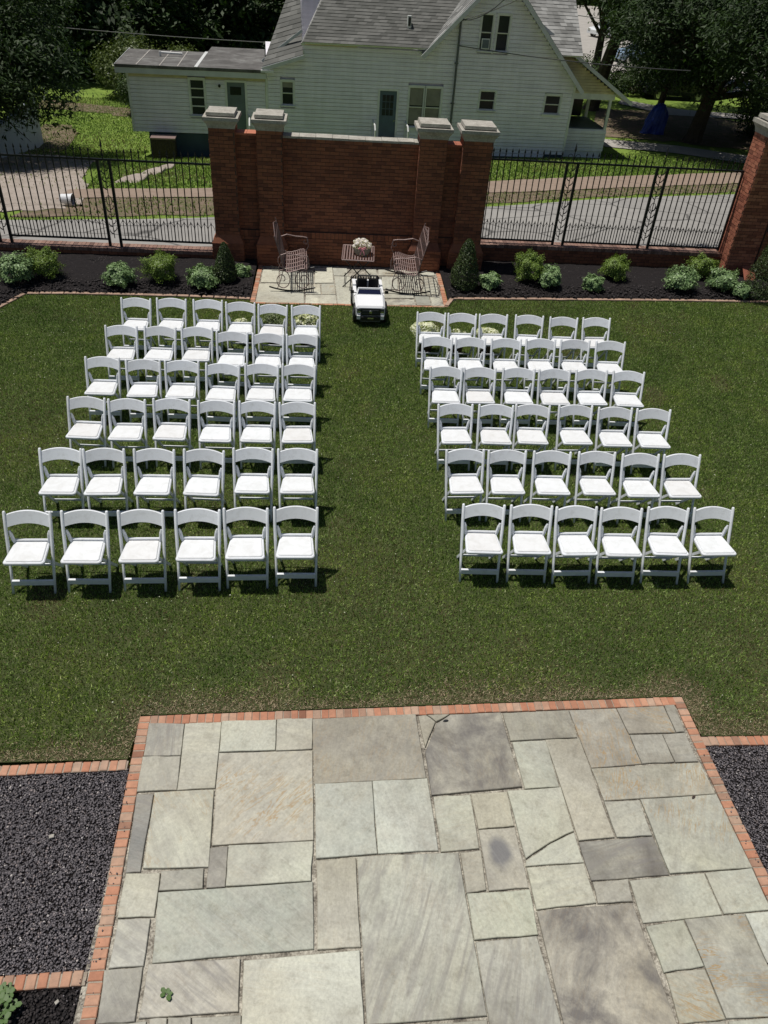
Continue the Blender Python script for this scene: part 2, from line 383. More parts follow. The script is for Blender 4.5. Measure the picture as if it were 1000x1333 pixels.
# ------------------------------------------------------------------ the ground
def zt(x, y):
    """height of the ground: the garden is level, beyond its wall the land falls away to the house"""
    return 0.0 if y < 15.4 else -(.12 + .0018 * min(max(10 - x, 0), 20)) * (min(y, 38) - 15.4)
def smooth_grid(name, xs, ys, zf, mat, parent=None):
    V = [(x, y, zf(x, y)) for y in ys for x in xs]; n = len(xs)
    F = [(j * n + i, j * n + i + 1, (j + 1) * n + i + 1, (j + 1) * n + i) for j in range(len(ys) - 1) for i in range(n - 1)]
    me = np_mesh(name, np.array(V), np.array(F), mat); return link(name, me, parent)
xs = [-400, -200, -100, -60] + list(np.arange(-40, 41, 2.0)) + [60, 100, 200, 400]
ys = [-60, -20, -5, 5, 15.4] + list(np.arange(16, 38.1, 1.0)) + [40, 45, 50, 60, 80, 120, 200, 500]
tag(smooth_grid('ground', xs, ys, lambda x, y: zt(x, y) - .06, M['verge']), kind='structure')

def resample(P, n):
    P = [Vector((*p, 0)) for p in P]; L = [0]
    for a, b in zip(P, P[1:]): L.append(L[-1] + (b - a).length)
    out = []
    for i in range(n):
        t = L[-1] * i / (n - 1); k = max(j for j in range(len(L) - 1) if L[j] <= t + 1e-9)
        s = (t - L[k]) / max(L[k + 1] - L[k], 1e-9); q = P[k].lerp(P[k + 1], min(s, 1)); out.append((q.x, q.y))
    return out
def strip(name, near, far, off, mat, n=40, m=8, wob=0.0, kind='structure'):
    A = resample(near, n); B = resample(far, n); V = []; r = random.Random(len(name))
    for j in range(m + 1):
        for i in range(n):
            t = j / m; k = 1 if j in (0, m) else 0
            x = A[i][0] * (1 - t) + B[i][0] * t + wob * k * r.uniform(-1, 1); y = A[i][1] * (1 - t) + B[i][1] * t + wob * k * r.uniform(-1, 1)
            V.append((x, y, zt(x, y) - .06 + off))
    F = [(j * n + i, j * n + i + 1, (j + 1) * n + i + 1, (j + 1) * n + i) for j in range(m) for i in range(n - 1)]
    return tag(link(name, np_mesh(name, np.array(V), np.array(F), mat)), kind=kind)
ROADFAR = [(-16, 17.2), (-7.51, 18.63), (-4.21, 19.5), (-2.85, 20.04), (.52, 21.48), (4.66, 23.2), (8.18, 25.11), (14.41, 27.73), (24, 32.5)]
strip('road', [(-16, 16.1), (-4, 16.1), (8, 16.2), (24, 18)], ROADFAR, .02, M['road'], 60, 10, .04)
strip('concrete_gutter', [(-16, 15.42), (24, 15.9)], [(-16, 16.14), (-4, 16.14), (8, 16.24), (24, 18.04)], .05, M['conc'], 30, 2)
PN = [(-7.34, 22.2), (-6.26, 22.75), (-3.41, 23.52), (5.27, 26.04), (10.08, 27.86), (15.99, 30.81), (24, 34.6)]
PF = [(-7.6, 24.2), (-6.76, 24.6), (-3.66, 25.38), (5.79, 28.88), (11.15, 31.09), (17.75, 34.49), (26, 38.4)]
strip('dirt_verge', [(p[0], p[1] + .55) for p in ROADFAR[1:]], PN, .016, M['dirt'], 50, 6, .16)
strip('pink_walk', PN, PF, .032, M['path'], 50, 4, .07)
strip('gravel_pad', [(-12.5, 19.3), (-8, 19.9), (-6.7, 20.6)], [(-16, 35.5), (-11.5, 35.6), (-9.3, 33.4)], .024, M['gravelpad'], 24, 24, .25)
strip('gravel_pad', [(-9.0, 21), (-6.4, 21.2)], [(-9.8, 32.5), (-7.4, 25.6)], .028, M['gravelpad'], 14, 14, .2)
strip('dirt_track', [(-15.5, 46.6), (-12, 46.0), (-9.5, 45.2)], [(-15.8, 48.8), (-12, 47.9), (-9.5, 47.2)], .02, M['dirt'], 20, 4, .2)
strip('dirt_bank', [(-14, 33.8), (-12.2, 34.4), (-11.5, 35.4)], [(-14, 43), (-12.5, 42.4), (-12.0, 41.2)], .02, M['dirt'], 20, 12, .3)
strip('shaded_walk', [(13.6, 40.2), (17, 39.6), (21, 37.6), (27, 34)], [(13.6, 42.0), (17.6, 41.3), (22, 39.2), (28, 35.8)], .04, M['conc'], 24, 3)
strip('leaf_litter', [(13.6, 42.6), (18, 42.2), (25, 39.8)], [(16, 50.2), (20.5, 50.5), (30, 46)], .03, M['dirt'], 24, 10, .2)
strip('side_walk', [(18.0, 52.4), (20.0, 49.4), (24, 49.4), (40, 49)], [(18.6, 53.8), (21.6, 51.4), (25, 51.0), (40, 50.6)], .05, M['conc'], 20, 3)
strip('parking_lot', [(14, 58), (21, 57.7), (40, 57)], [(16, 130), (40, 130), (90, 130)], .05, M['lot'], 24, 24)

# ------------------------------------------------------------------ flagstone patio in the foreground
def brick_mesh(name, lx, ly, h, mat, ch=.004):
    return MB().prism([(-lx / 2, -ly / 2), (lx / 2, -ly / 2), (lx / 2, ly / 2), (-lx / 2, ly / 2)], -h, 0, ch=ch).mesh(name, mat)
BR = [brick_mesh('brick', .0605 + d, .092 - d * .5, .05, M['brick_edge'], .005) for d in (0, .0015, -.0015)]
def brick_row(parent, a, b, pitch, mesh_list, z=.004, side=1, wdt=.092, jit=.002):
    a = Vector(a); b = Vector(b); d = b - a; n = int(round(d.length / pitch)); d.normalize(); nn = Vector((-d.y, d.x)) * side
    ang = math.atan2(d.y, d.x)
    for i in range(n):
        p = a + d * (i + .5) * (b - a).length / n + nn * (wdt / 2)
        link('brick', rnd.choice(mesh_list), parent, (p.x + rnd.uniform(-jit, jit), p.y + rnd.uniform(-jit, jit), z + rnd.uniform(-.003, .003)), ang + rnd.uniform(-.03, .03))
patio = MB().prism([(-1.50, .9), (3.36, .9), (3.29, 4.34), (-1.50, 4.19)], -.08, -.016).build('patio', M['joint'])
tag(patio, kind='structure')
for P in ([(-1.533, 4.21), (-1.433, 1.3), (-1.345, 1.3), (-1.445, 4.21)], [(-1.44, 4.213), (-1.44, 4.125), (3.235, 4.286), (3.235, 4.374)], [(3.313, 4.378), (3.225, 4.376), (3.315, 1.3), (3.403, 1.3)]):
    MB().prism(P, -.07, -.003).build('joint_sand', M['sand'], patio)
brick_row(patio, (-1.535, 4.215), (-1.435, 1.3), .0695, BR, side=1)
brick_row(patio, (-1.44, 4.215), (3.235, 4.376), .0655, BR, side=-1, wdt=.095)
brick_row(patio, (3.315, 4.38), (3.405, 1.3), .0705, BR, side=-1)
edge1 = tag(MB().prism([(-3.7, 3.61), (-1.54, 3.69), (-1.54, 3.775), (-3.7, 3.695)], -.08, -.004).build('brick_edging', M['sand']), kind='structure')
brick_row(edge1, (-3.7, 3.70), (-1.548, 3.783), .0705, BR, side=-1)
edge2 = tag(MB().prism([(-3.7, 2.04), (-1.48, 2.12), (-1.48, 2.2), (-3.7, 2.125)], -.08, -.004).build('brick_edging', M['sand']), kind='structure')
brick_row(edge2, (-3.7, 2.13), (-1.50, 2.209), .0705, BR, side=-1)
edge3 = tag(MB().box(3.325, 5.2, 3.855, 3.937, -.08, -.004).build('brick_edging', M['sand']), kind='structure')
brick_row(edge3, (3.318, 3.942), (5.2, 3.942), .0705, BR, side=-1)

def flag(poly, col, kind, parent, name='flagstone', inset=-.0022, z=0.0):
    cx = sum(p[0] for p in poly) / len(poly); cy = sum(p[1] for p in poly) / len(poly); P = []
    k = len(poly)
    for i in range(k):
        a = Vector(poly[i]); b = Vector(poly[(i + 1) % k]); L = (b - a).length; P.append(a)
        nn = Vector((-(b - a).y, (b - a).x)).normalized()
        for t in ((.33, .67) if L > .2 else (.5,)):
            P.append(a.lerp(b, t + rnd.uniform(-.06, .06)) + nn * rnd.uniform(-.0045, .0035))
    P = [(p.x - cx, p.y - cy) for p in P]
    o = MB().prism(P, -.05, 0, inset=inset, ch=.004).build(name, M['stone'], parent, loc=(cx, cy, z + rnd.uniform(.0, .008)))
    o.rotation_euler = (rnd.uniform(-.006, .006), rnd.uniform(-.006, .006), 0)
    gy = sum(col) / 3; o.color = (*[(gy * .3 + c * .7) / gy * max(.12, .43 + (gy - .43) * 1.5) * t for c, t in zip(col, (.935, .94, .85))], 1)
    o['flow'] = rnd.uniform(-1.57, 1.57)
    o['cloud'] = {'cloud': 1.1, 'brown': .5, 'darkstreak': .9, 'rustdark': .6, 'blotch': .9}.get(kind, rnd.choice((0., .12, .28)))
    o['streak'] = {'streak': .75, 'darkstreak': .9, 'flow': .55, 'swirl': .5}.get(kind, rnd.choice((0., .1, .2)))
    o['rust'] = {'rust': .95, 'rustdark': 1.2, 'brown': .3}.get(kind, 0.12)
    o['oval'] = 1.0 if kind == 'oval' else 0.0
    if kind == 'flow': o['flow'] = .35
    return o
STONES= [([(-1.441,4.133),(-1.148,4.125),(-1.135,3.819),(-1.426,3.817)],(0.4,0.39,0.36),'streak'),([(-1.141,4.142),(-0.842,4.146),(-0.823,3.517),(-1.11,3.502)],(0.46,0.45,0.4),'plain'),([(-0.833,4.15),(-0.378,4.16),(-0.371,3.859),(-0.822,3.845)],(0.47,0.48,0.43),'plain'),([(-0.367,4.169),(-0.067,4.171),(-0.067,3.864),(-0.359,3.852)],(0.45,0.43,0.38),'plain'),([(-0.062,4.161),(0.833,4.205),(0.863,3.577),(-0.038,3.536)],(0.38,0.34,0.28),'brown'),([(-1.433,3.808),(-1.135,3.808),(-1.117,3.502),(-1.418,3.494)],(0.44,0.42,0.37),'plain'),([(-1.28,3.481),(-0.828,3.497),(-0.792,2.876),(-1.255,2.879)],(0.49,0.49,0.43),'rust'),([(-1.415,3.47),(-1.29,3.468),(-1.273,2.855),(-1.371,2.849)],(0.25,0.26,0.28),'streak'),([(-0.823,3.837),(-0.061,3.85),(-0.04,3.065),(-0.784,3.04)],(0.46,0.43,0.38),'rust'),([(-0.798,3.019),(-0.671,3.029),(-0.661,2.731),(-0.788,2.726)],(0.33,0.31,0.29),'blotch'),([(-0.662,3.034),(-0.043,3.052),(-0.053,2.755),(-0.652,2.734)],(0.47,0.48,0.42),'plain'),([(-1.121,2.851),(-0.827,2.866),(-0.816,2.722),(-1.114,2.714)],(0.36,0.36,0.33),'plain'),([(-1.367,2.841),(-1.132,2.84),(-1.119,2.537),(-1.361,2.536)],(0.45,0.44,0.39),'plain'),([(-1.355,2.521),(-1.143,2.523),(-1.133,2.223),(-1.349,2.216)],(0.43,0.43,0.41),'swirl'),([(-1.116,2.699),(-0.04,2.748),(-0.026,2.295),(-1.076,2.238)],(0.37,0.4,0.37),'plain'),([(-1.098,2.229),(-0.51,2.245),(-0.493,1.937),(-1.101,1.92)],(0.42,0.39,0.36),'streak'),([(-1.375,2.203),(-1.136,2.216),(-1.126,1.904),(-1.348,1.897)],(0.4,0.39,0.34),'blotch'),([(-1.032,1.911),(-0.931,1.913),(-0.915,1.779),(-1.024,1.777)],(0.36,0.34,0.3),'plain'),([(-0.92,1.915),(-0.784,1.914),(-0.764,1.774),(-0.903,1.779)],(0.36,0.34,0.3),'plain'),([(-0.773,1.913),(-0.474,1.914),(-0.46,1.762),(-0.756,1.773)],(0.37,0.35,0.31),'plain'),([(-0.48,2.232),(0.283,2.271),(0.299,1.686),(-0.458,1.714)],(0.52,0.53,0.49),'plain'),([(-0.011,2.901),(0.274,2.918),(0.292,2.297),(0.002,2.29)],(0.46,0.44,0.38),'plain'),([(0.288,2.925),(1.043,2.937),(1.083,1.858),(0.318,1.834)],(0.43,0.44,0.4),'flow'),([(-0.032,3.534),(0.42,3.549),(0.434,2.949),(-0.015,2.921)],(0.42,0.45,0.44),'plain'),([(0.43,3.553),(0.872,3.571),(0.894,2.962),(0.446,2.949)],(0.48,0.51,0.49),'plain'),([(0.91,3.404),(1.2,3.415),(1.206,2.973),(0.918,2.952)],(0.46,0.47,0.41),'plain'),([(1.214,3.425),(1.503,3.436),(1.51,3.148),(1.23,3.126)],(0.44,0.41,0.33),'plain'),([(1.228,3.115),(1.51,3.129),(1.523,2.665),(1.232,2.651)],(0.43,0.4,0.36),'oval'),([(1.062,2.935),(1.215,2.951),(1.208,2.657),(1.066,2.639)],(0.42,0.39,0.33),'plain'),([(1.069,2.631),(1.528,2.648),(1.521,2.341),(1.076,2.318)],(0.44,0.46,0.39),'plain'),([(1.083,2.302),(1.51,2.328),(1.568,1.639),(1.097,1.656)],(0.41,0.41,0.39),'flow'),([(1.551,2.493),(2.257,2.532),(2.319,1.611),(1.578,1.638)],(0.45,0.41,0.36),'cloud'),([(2.308,2.368),(2.586,2.403),(2.62,2.103),(2.333,2.072)],(0.42,0.44,0.38),'plain'),([(2.343,2.063),(2.619,2.081),(2.64,1.784),(2.329,1.766)],(0.44,0.43,0.37),'rust'),([(2.605,2.407),(3.05,2.429),(3.068,2.106),(3.099,1.794),(2.65,1.788)],(0.44,0.44,0.4),'rustdark'),([(3.066,2.434),(3.256,2.445),(3.285,2.118),(3.078,2.11)],(0.48,0.5,0.49),'plain'),([(2.295,2.696),(2.875,2.737),(2.891,2.439),(2.297,2.397)],(0.46,0.47,0.42),'plain'),([(2.89,2.738),(3.261,2.764),(3.264,2.461),(2.91,2.443)],(0.46,0.48,0.44),'plain'),([(2.011,2.691),(2.277,2.705),(2.264,2.546),(2.007,2.54)],(0.4,0.38,0.34),'plain'),([(1.542,2.81),(1.979,2.832),(1.993,2.545),(1.552,2.509)],(0.47,0.47,0.4),'plain'),([(1.988,3.0),(2.582,3.034),(2.604,2.735),(2.007,2.707)],(0.33,0.32,0.31),'darkstreak'),([(2.588,3.348),(3.236,3.382),(3.265,2.771),(2.616,2.743)],(0.48,0.49,0.43),'rust'),([(2.284,3.334),(2.572,3.34),(2.576,3.043),(2.298,3.036)],(0.44,0.44,0.4),'plain'),([(2.263,3.64),(3.217,3.683),(3.23,3.392),(2.288,3.348)],(0.45,0.44,0.39),'rust'),([(1.935,3.923),(2.233,3.936),(2.276,3.037),(1.992,3.015)],(0.46,0.43,0.37),'plain'),([(2.222,4.236),(2.655,4.252),(2.707,3.682),(2.266,3.651)],(0.43,0.4,0.36),'rust'),([(2.666,4.252),(3.103,4.273),(3.113,3.989),(2.694,3.982)],(0.42,0.38,0.33),'rust'),([(2.697,3.966),(2.981,3.969),(2.995,3.695),(2.713,3.682)],(0.44,0.43,0.4),'plain'),([(2.995,3.969),(3.195,3.983),(3.202,3.697),(3.008,3.691)],(0.38,0.36,0.33),'plain'),([(3.117,4.278),(3.208,4.283),(3.197,3.995),(3.124,3.989)],(0.38,0.35,0.31),'plain'),([(1.614,4.209),(2.212,4.233),(2.219,3.948),(1.63,3.924)],(0.4,0.38,0.32),'plain'),([(1.644,3.909),(1.938,3.92),(1.946,3.478),(1.664,3.465)],(0.45,0.47,0.42),'plain'),([(1.514,3.444),(1.956,3.467),(1.966,3.092),(1.761,3.006),(1.551,2.886)],(0.46,0.48,0.43),'plain'),([(1.55,2.866),(1.763,2.99),(1.968,3.076),(1.979,2.843),(1.536,2.825)],(0.47,0.49,0.44),'plain'),([(1.014,4.106),(1.142,4.195),(1.59,4.212),(1.636,3.484),(0.896,3.421),(0.883,3.817)],(0.38,0.35,0.31),'cloud'),([(0.86,4.185),(0.924,4.192),(0.997,4.12),(0.888,3.873),(0.875,4.0)],(0.4,0.36,0.29),'plain'),([(0.94,4.194),(1.133,4.2),(1.008,4.127)],(0.4,0.37,0.3),'plain'),([(0.521,1.82),(1.082,1.833),(1.076,1.706),(0.514,1.727)],(0.42,0.41,0.36),'plain'),([(2.657,1.768),(3.09,1.777),(3.087,1.632),(2.651,1.648)],(0.43,0.43,0.38),'plain'),([(2.33,1.752),(2.629,1.769),(2.629,1.649),(2.323,1.66)],(0.4,0.39,0.35),'plain'),([(-1.414,1.887),(-1.055,1.9),(-1.043,1.736),(-1.417,1.75)],(0.4,0.39,0.35),'plain')]
for poly, col, kind in STONES: flag(poly, col, kind, patio)

# ------------------------------------------------------------------ gravel, soil and lawn sheets
tag(MB().prism([(-3.7, 2.2), (-1.42, 2.2), (-1.48, 3.72), (-3.7, 3.70)], -.09, -.03).build('gravel_base', M['mulch']), kind='structure')
tag(MB().prism([(3.30, 1.3), (5.2, 1.3), (5.2, 3.88), (3.25, 3.88)], -.09, -.03).build('gravel_base', M['mulch']), kind='structure')
tag(MB().prism([(-3.7, 1.0), (-1.38, 1.0), (-1.42, 2.13), (-3.7, 2.13)], -.09, -.035).build('planting_soil', M['mulch']), kind='structure')
rg = np.random.default_rng(3)
def pebbles(name, x0, x1, y0, y1, n, mat, s0=.006, s1=.013, z=-.024, inside=None, flat=.7):
    x = rg.uniform(x0, x1, n); y = rg.uniform(y0, y1, n)
    if inside is not None: k = inside(x, y); x = x[k]; y = y[k]; n = len(x)
    base = np.array([(1, 0, 0), (-1, 0, 0), (0, 1, 0), (0, -1, 0), (0, 0, 1), (0, 0, -1)], float)
    V = base[None] * rg.uniform(.6, 1.2, (n, 6, 1)) + rg.uniform(-.25, .25, (n, 6, 3)); V *= rg.uniform(s0, s1, (n, 1, 1))
    V[:, :, 0] *= rg.uniform(.8, 1.5, (n, 1)); V[:, :, 2] *= flat
    a = rg.uniform(0, 6.28, n); c, s = np.cos(a)[:, None], np.sin(a)[:, None]
    X = V[:, :, 0] * c - V[:, :, 1] * s; Y = V[:, :, 0] * s + V[:, :, 1] * c; V[:, :, 0] = X; V[:, :, 1] = Y
    V[:, :, 0] += x[:, None]; V[:, :, 1] += y[:, None]; V[:, :, 2] += z + rg.uniform(0, .011, n)[:, None]
    f = np.array([(0, 2, 4), (2, 1, 4), (1, 3, 4), (3, 0, 4), (2, 0, 5), (1, 2, 5), (3, 1, 5), (0, 3, 5)])
    F = (f[None] + (np.arange(n) * 6)[:, None, None]).reshape(-1, 3)
    return tag(link(name, np_mesh(name, V.reshape(-1, 3), F, mat)), kind='stuff')
o = pebbles('gravel', -3.65, -1.44, 2.20, 3.71, 34000, M['gravel'], .0045, .0115, flat=.55, inside=lambda x, y: x < -1.465 - .0335 * (y - 1.9)); tag(o, 'purple grey crushed gravel filling the bed left of the patio', 'gravel')
o = pebbles('gravel', 3.32, 4.9, 1.9, 3.87, 24000, M['gravel'], .0045, .0115, flat=.55, inside=lambda x, y: x > 3.335 + .029 * (3.9 - y)); tag(o, 'purple grey crushed gravel filling the bed right of the patio', 'gravel')
for x, y in ((-1.86, 3.25), (-2.02, 3.12), (-1.72, 3.3)):
    pass

LEFTEDGE = [(-8.5, 10.1), (-6.9, 10.7), (-5.95, 11.6), (-5.39, 12.48), (-5.15, 13.10), (-4.33, 13.17), (-2.62, 13.22), (-1.33, 13.20)]
RIGHTEDGE = [(2.24, 13.22), (2.36, 13.52), (3.97, 13.64), (5.48, 13.74), (7.04, 13.84), (8.61, 13.92), (12, 14.05)]
UX = [p[0] for p in LEFTEDGE] + [-1.30, -1.29, 2.22] + [p[0] for p in RIGHTEDGE]
UY = [p[1] for p in LEFTEDGE] + [13.20, 13.07, 13.18] + [p[1] for p in RIGHTEDGE]
LX = [-9, -1.55, -1.54, -1.53, 3.31, 3.32, 3.33, 12]; LY = [3.66, 3.79, 3.79, 4.22, 4.385, 4.385, 3.95, 3.95]
lawn_xs = sorted(set([-8.5, -7.5] + list(np.round(np.arange(-7, 12.1, .25), 2)) + [-5.39, -5.15, -1.31, -1.55, -1.53, 2.23, 2.36, 3.32, 3.34]))
V = []; F = []
for i, x in enumerate(lawn_xs):
    lo = float(np.interp(x, LX, LY)) + .003; hi = float(np.interp(x, UX, UY)) - .003
    for j in range(11): V.append((x, lo + (hi - lo) * j / 10, -.006))
for i in range(len(lawn_xs) - 1):
    for j in range(10): a = i * 11 + j; F.append((a, a + 11, a + 12, a + 1))
tag(link('lawn', np_mesh('lawn', np.array(V), np.array(F), M['lawnsoil'])), kind='structure')
CR = np.array(CAMR)
def in_view(x, y, z, m=60):
    P = np.stack([x, y, z - 5.5], 1) @ CR; px = 500 + 1000 * P[:, 0] / -P[:, 2]; py = 666.5 - 1000 * P[:, 1] / -P[:, 2]
    return (P[:, 2] < 0) & (px > -m) & (px < 1000 + m) & (py > -m) & (py < 1333 + m)
def blades(name, x, y, z, h0, h1, wd, mat, dry=None, lean=.55):
    n = len(x); a = rg.uniform(0, 6.283, n); L = rg.uniform(h0, h1, n); t = np.abs(rg.normal(0, lean, n)).clip(0, 1.3); ww = wd * rg.uniform(.7, 1.2, n)
    b = rg.uniform(0, 6.283, n); dx, dy = np.cos(a) * ww, np.sin(a) * ww
    V = np.zeros((n, 3, 3)); V[:, 0] = np.stack([x - dx, y - dy, z], 1); V[:, 1] = np.stack([x + dx, y + dy, z], 1)
    V[:, 2] = np.stack([x + np.cos(b) * np.sin(t) * L, y + np.sin(b) * np.sin(t) * L, z + np.cos(t) * L], 1)
    F = np.arange(n * 3).reshape(-1, 3); me = np_mesh(name, V.reshape(-1, 3), F, mat)
    if dry is not None:
        at = me.attributes.new('dry', 'FLOAT', 'POINT'); at.data.foreach_set('value', np.repeat(dry, 3).astype(np.float32))
    return link(name, me)
N = 1500000
x = rg.uniform(-7, 10.5, N); y = rg.uniform(3.6, 14.1, N)
lo = np.interp(x, LX, LY); hi = np.interp(x, UX, UY)
k = (y > lo + .012) & (y < hi - .01) & in_view(x, y, np.zeros(N)); 
def sn(x, y, s, seed, n=9):
    q = np.random.default_rng(seed); o = np.zeros(len(x))
    for i in range(n):
        a = q.uniform(0, 6.283); k = s * q.uniform(.5, 2.2); o += np.sin((x * np.cos(a) + y * np.sin(a)) * k + q.uniform(0, 6.28)) / n
    return o * 1.6
def patio_dist(x, y, lo):
    d = np.where(x < -1.53, np.hypot(-1.53 - x, np.maximum(y - 4.2, 0)), 9.); d = np.where(x > 3.32, np.hypot(x - 3.32, np.maximum(y - 4.38, 0)), d); return np.minimum(y - lo, d)
dl = patio_dist(x, y, lo)
edge = np.maximum(dl, 0); wav = (.5 + .9 * sn(x, y, 3.2, 1)).clip(0, 1.4) 
dry = np.clip(1.15 - edge / (.12 + .36 * wav), 0, 1) * .95
dry = np.maximum(dry, np.clip(1 - np.hypot(x - 4.2, y - 4.9) / .9, 0, 1) * .45)
dry = np.maximum(dry, (.04 + .30 * sn(x, y, 1.6, 2)).clip(.02, .3)); dry = np.maximum(dry, (1.1 * sn(x, y, 5.5, 3) - .52).clip(0, .55)); dry = np.maximum(dry, np.clip(1 - np.hypot(x - .9, (y - 4.9) * 2.2) / 1.9, 0, 1) * .35)
k &= rg.uniform(0, 1, N) > dry ** 2 * .75
x, y, dry = x[k], y[k], dry[k]
o = blades('grass', x, y, np.full(len(x), -.008), .020, .044, .0052, M['blade'], dry, .75)
tag(o, 'mown green lawn between the patio and the planting beds', 'grass', kind='stuff')
# straw and litter on the bare edge of the lawn
n = 160000; x = rg.uniform(-3.4, 4.9, n); y = rg.uniform(3.7, 5.2, n); lo = np.interp(x, LX, LY); dl = patio_dist(x, y, lo); k = (dl > .006) & (dl < np.abs(rg.normal(0, 1, n)) * (.10 + .13 * (.5 + .9 * sn(x, y, 3.2, 1)).clip(.1, 1.3))); x, y = x[k], y[k]; n = len(x)
o = blades('straw', x, y, np.full(n, .0), .015, .040, .0022, M['thatch'], None, 1.3); tag(o, 'dry straw and litter along the lawn edge above the patio', 'straw', kind='stuff')
n = 900; x = rg.uniform(-6.5, 9.5, n); y = rg.uniform(4.3, 13, n)
o = pebbles('clover_flowers', -6.5, 9.5, 3.9, 13.2, 1500, M['petal'], .004, .009, .016, lambda x, y: in_view(x, y, np.zeros(len(x))) & (y > np.interp(x, LX, LY) + .03) & (y < np.interp(x, UX, UY) - .03) & (sn(x, y, 1.2, 8) > -.1), .8)
tag(o, 'tiny white clover flowers scattered through the lawn', 'clover')
o = pebbles('spilled_gravel', -1.62, -1.30, 2.0, 3.7, 160, M['gravel'], .004, .008, .002, lambda x, y: x < -1.40 - .0335 * (y - 1.9)); tag(o, 'loose gravel bits spilled on the bricks left of the patio', 'gravel')
o = pebbles('spilled_gravel', 3.2, 3.45, 2.3, 3.9, 120, M['gravel'], .004, .008, .002, lambda x, y: x > 3.27 + .029 * (3.9 - y)); tag(o, 'loose gravel bits spilled on the bricks right of the patio', 'gravel')
# far lawns as coarser tufts
N = 260000; x = rg.uniform(-16, 24, N); y = rg.uniform(18.5, 50, N)
rf = np.interp(x, [p[0] for p in ROADFAR], [p[1] for p in ROADFAR]); pn = np.interp(x, [p[0] for p in PN], [p[1] for p in PN]); pf = np.interp(x, [p[0] for p in PF], [p[1] for p in PF])
pad = (x < -6.6 - (y - 21) * .17) & (y < 35) & (rg.uniform(0, 1, N) < .93)
house = (y > 35.4 + (x + 8) * .07) & (x > -8) & (x < 13)
verge = (y > rf + .1) & (y < pn) & (rg.uniform(0, 1, N) < .55 - .3 * np.abs(np.sin(x * 1.3)))
lawn = (y > pf + .05)
z = np.array([-.06]) - (.12 + .0018 * np.clip(10 - x, 0, 20)) * (np.minimum(y, 38) - 15.4)
shade = (y > 39.0) & (x > 12.5)
k = (verge | lawn) & ~pad & ~house & ~shade & in_view(x, y, z); x, y, z = x[k], y[k], z[k]
dry = np.clip(.10 + .35 * np.sin(x * .9 + y * .35) * np.sin(y * .6), .03, .5)
o = blades('far_grass', x, y, z, .05, .11, .024, M['blade'], dry, .6); tag(o, 'bright green rough grass beyond the fence around the house', 'grass', kind='stuff')

# ------------------------------------------------------------------ planting beds
def bed(name, front, back, lab):
    n = 50; A = resample(front, n); B = resample(back, n); V = []; m = 14; rr = random.Random(5)
    for j in range(m + 1):
        for i in range(n):
            t = j / m; x = A[i][0] * (1 - t) + B[i][0] * t; y = A[i][1] * (1 - t) + B[i][1] * t
            V.append((x, y, .0 + .07 * min(1, t * 2.5) + (rr.uniform(-.012, .018) if 0 < t < 1 else 0)))
    F = [(j * n + i, j * n + i + 1, (j + 1) * n + i + 1, (j + 1) * n + i) for j in range(m) for i in range(n - 1)]
    return tag(link(name, np_mesh(name, np.array(V), np.array(F), M['mulch'])), kind='structure')
bed('planting_bed', LEFTEDGE, [(-10, 15.05), (-1.33, 15.05)], '')
bed('planting_bed', RIGHTEDGE, [(2.24, 15.1), (3.1, 15.5), (8.2, 15.5), (12, 15.5)], '')
def in_bed(x, y):
    hi = np.interp(x, UX, UY); return (y > hi + .05) & ((x < -1.36) | (x > 2.3)) & (y < np.where(x < 0, 15.0, 15.45)) & in_view(x, y, np.zeros(len(x)))
o = pebbles('mulch_chips', -8, 10, 12, 15.5, 26000, M['chips'], .012, .034, .055, in_bed, .45)
tag(o, 'black shredded bark mulch covering the planting beds', 'mulch', kind='stuff')
o = pebbles('mulch_chips', -3.6, -1.43, 1.3, 2.11, 9000, M['chips'], .006, .016, -.03, None, .45)
tag(o, 'black bark mulch in the corner left of the patio', 'mulch', kind='stuff')
EDG = [brick_mesh('brick', .192, .075, .08, simple('pale_edging_brick', (.34, .23, .17), .85, .35, 6, bump=.3), .006)]
for P in (LEFTEDGE, RIGHTEDGE):
    e = MB()
    for a, b in zip(P, P[1:]): e.bar((a[0], a[1] + .04, -.03), (b[0], b[1] + .04, -.03), .05, .04)
    e = tag(e.build('bed_edging', M['mortar']), kind='structure')
    for a, b in zip(P, P[1:]):
        if (Vector(b) - Vector(a)).length > .18: brick_row(e, a, b, .2, EDG, z=.026, side=1, wdt=.075, jit=.003)
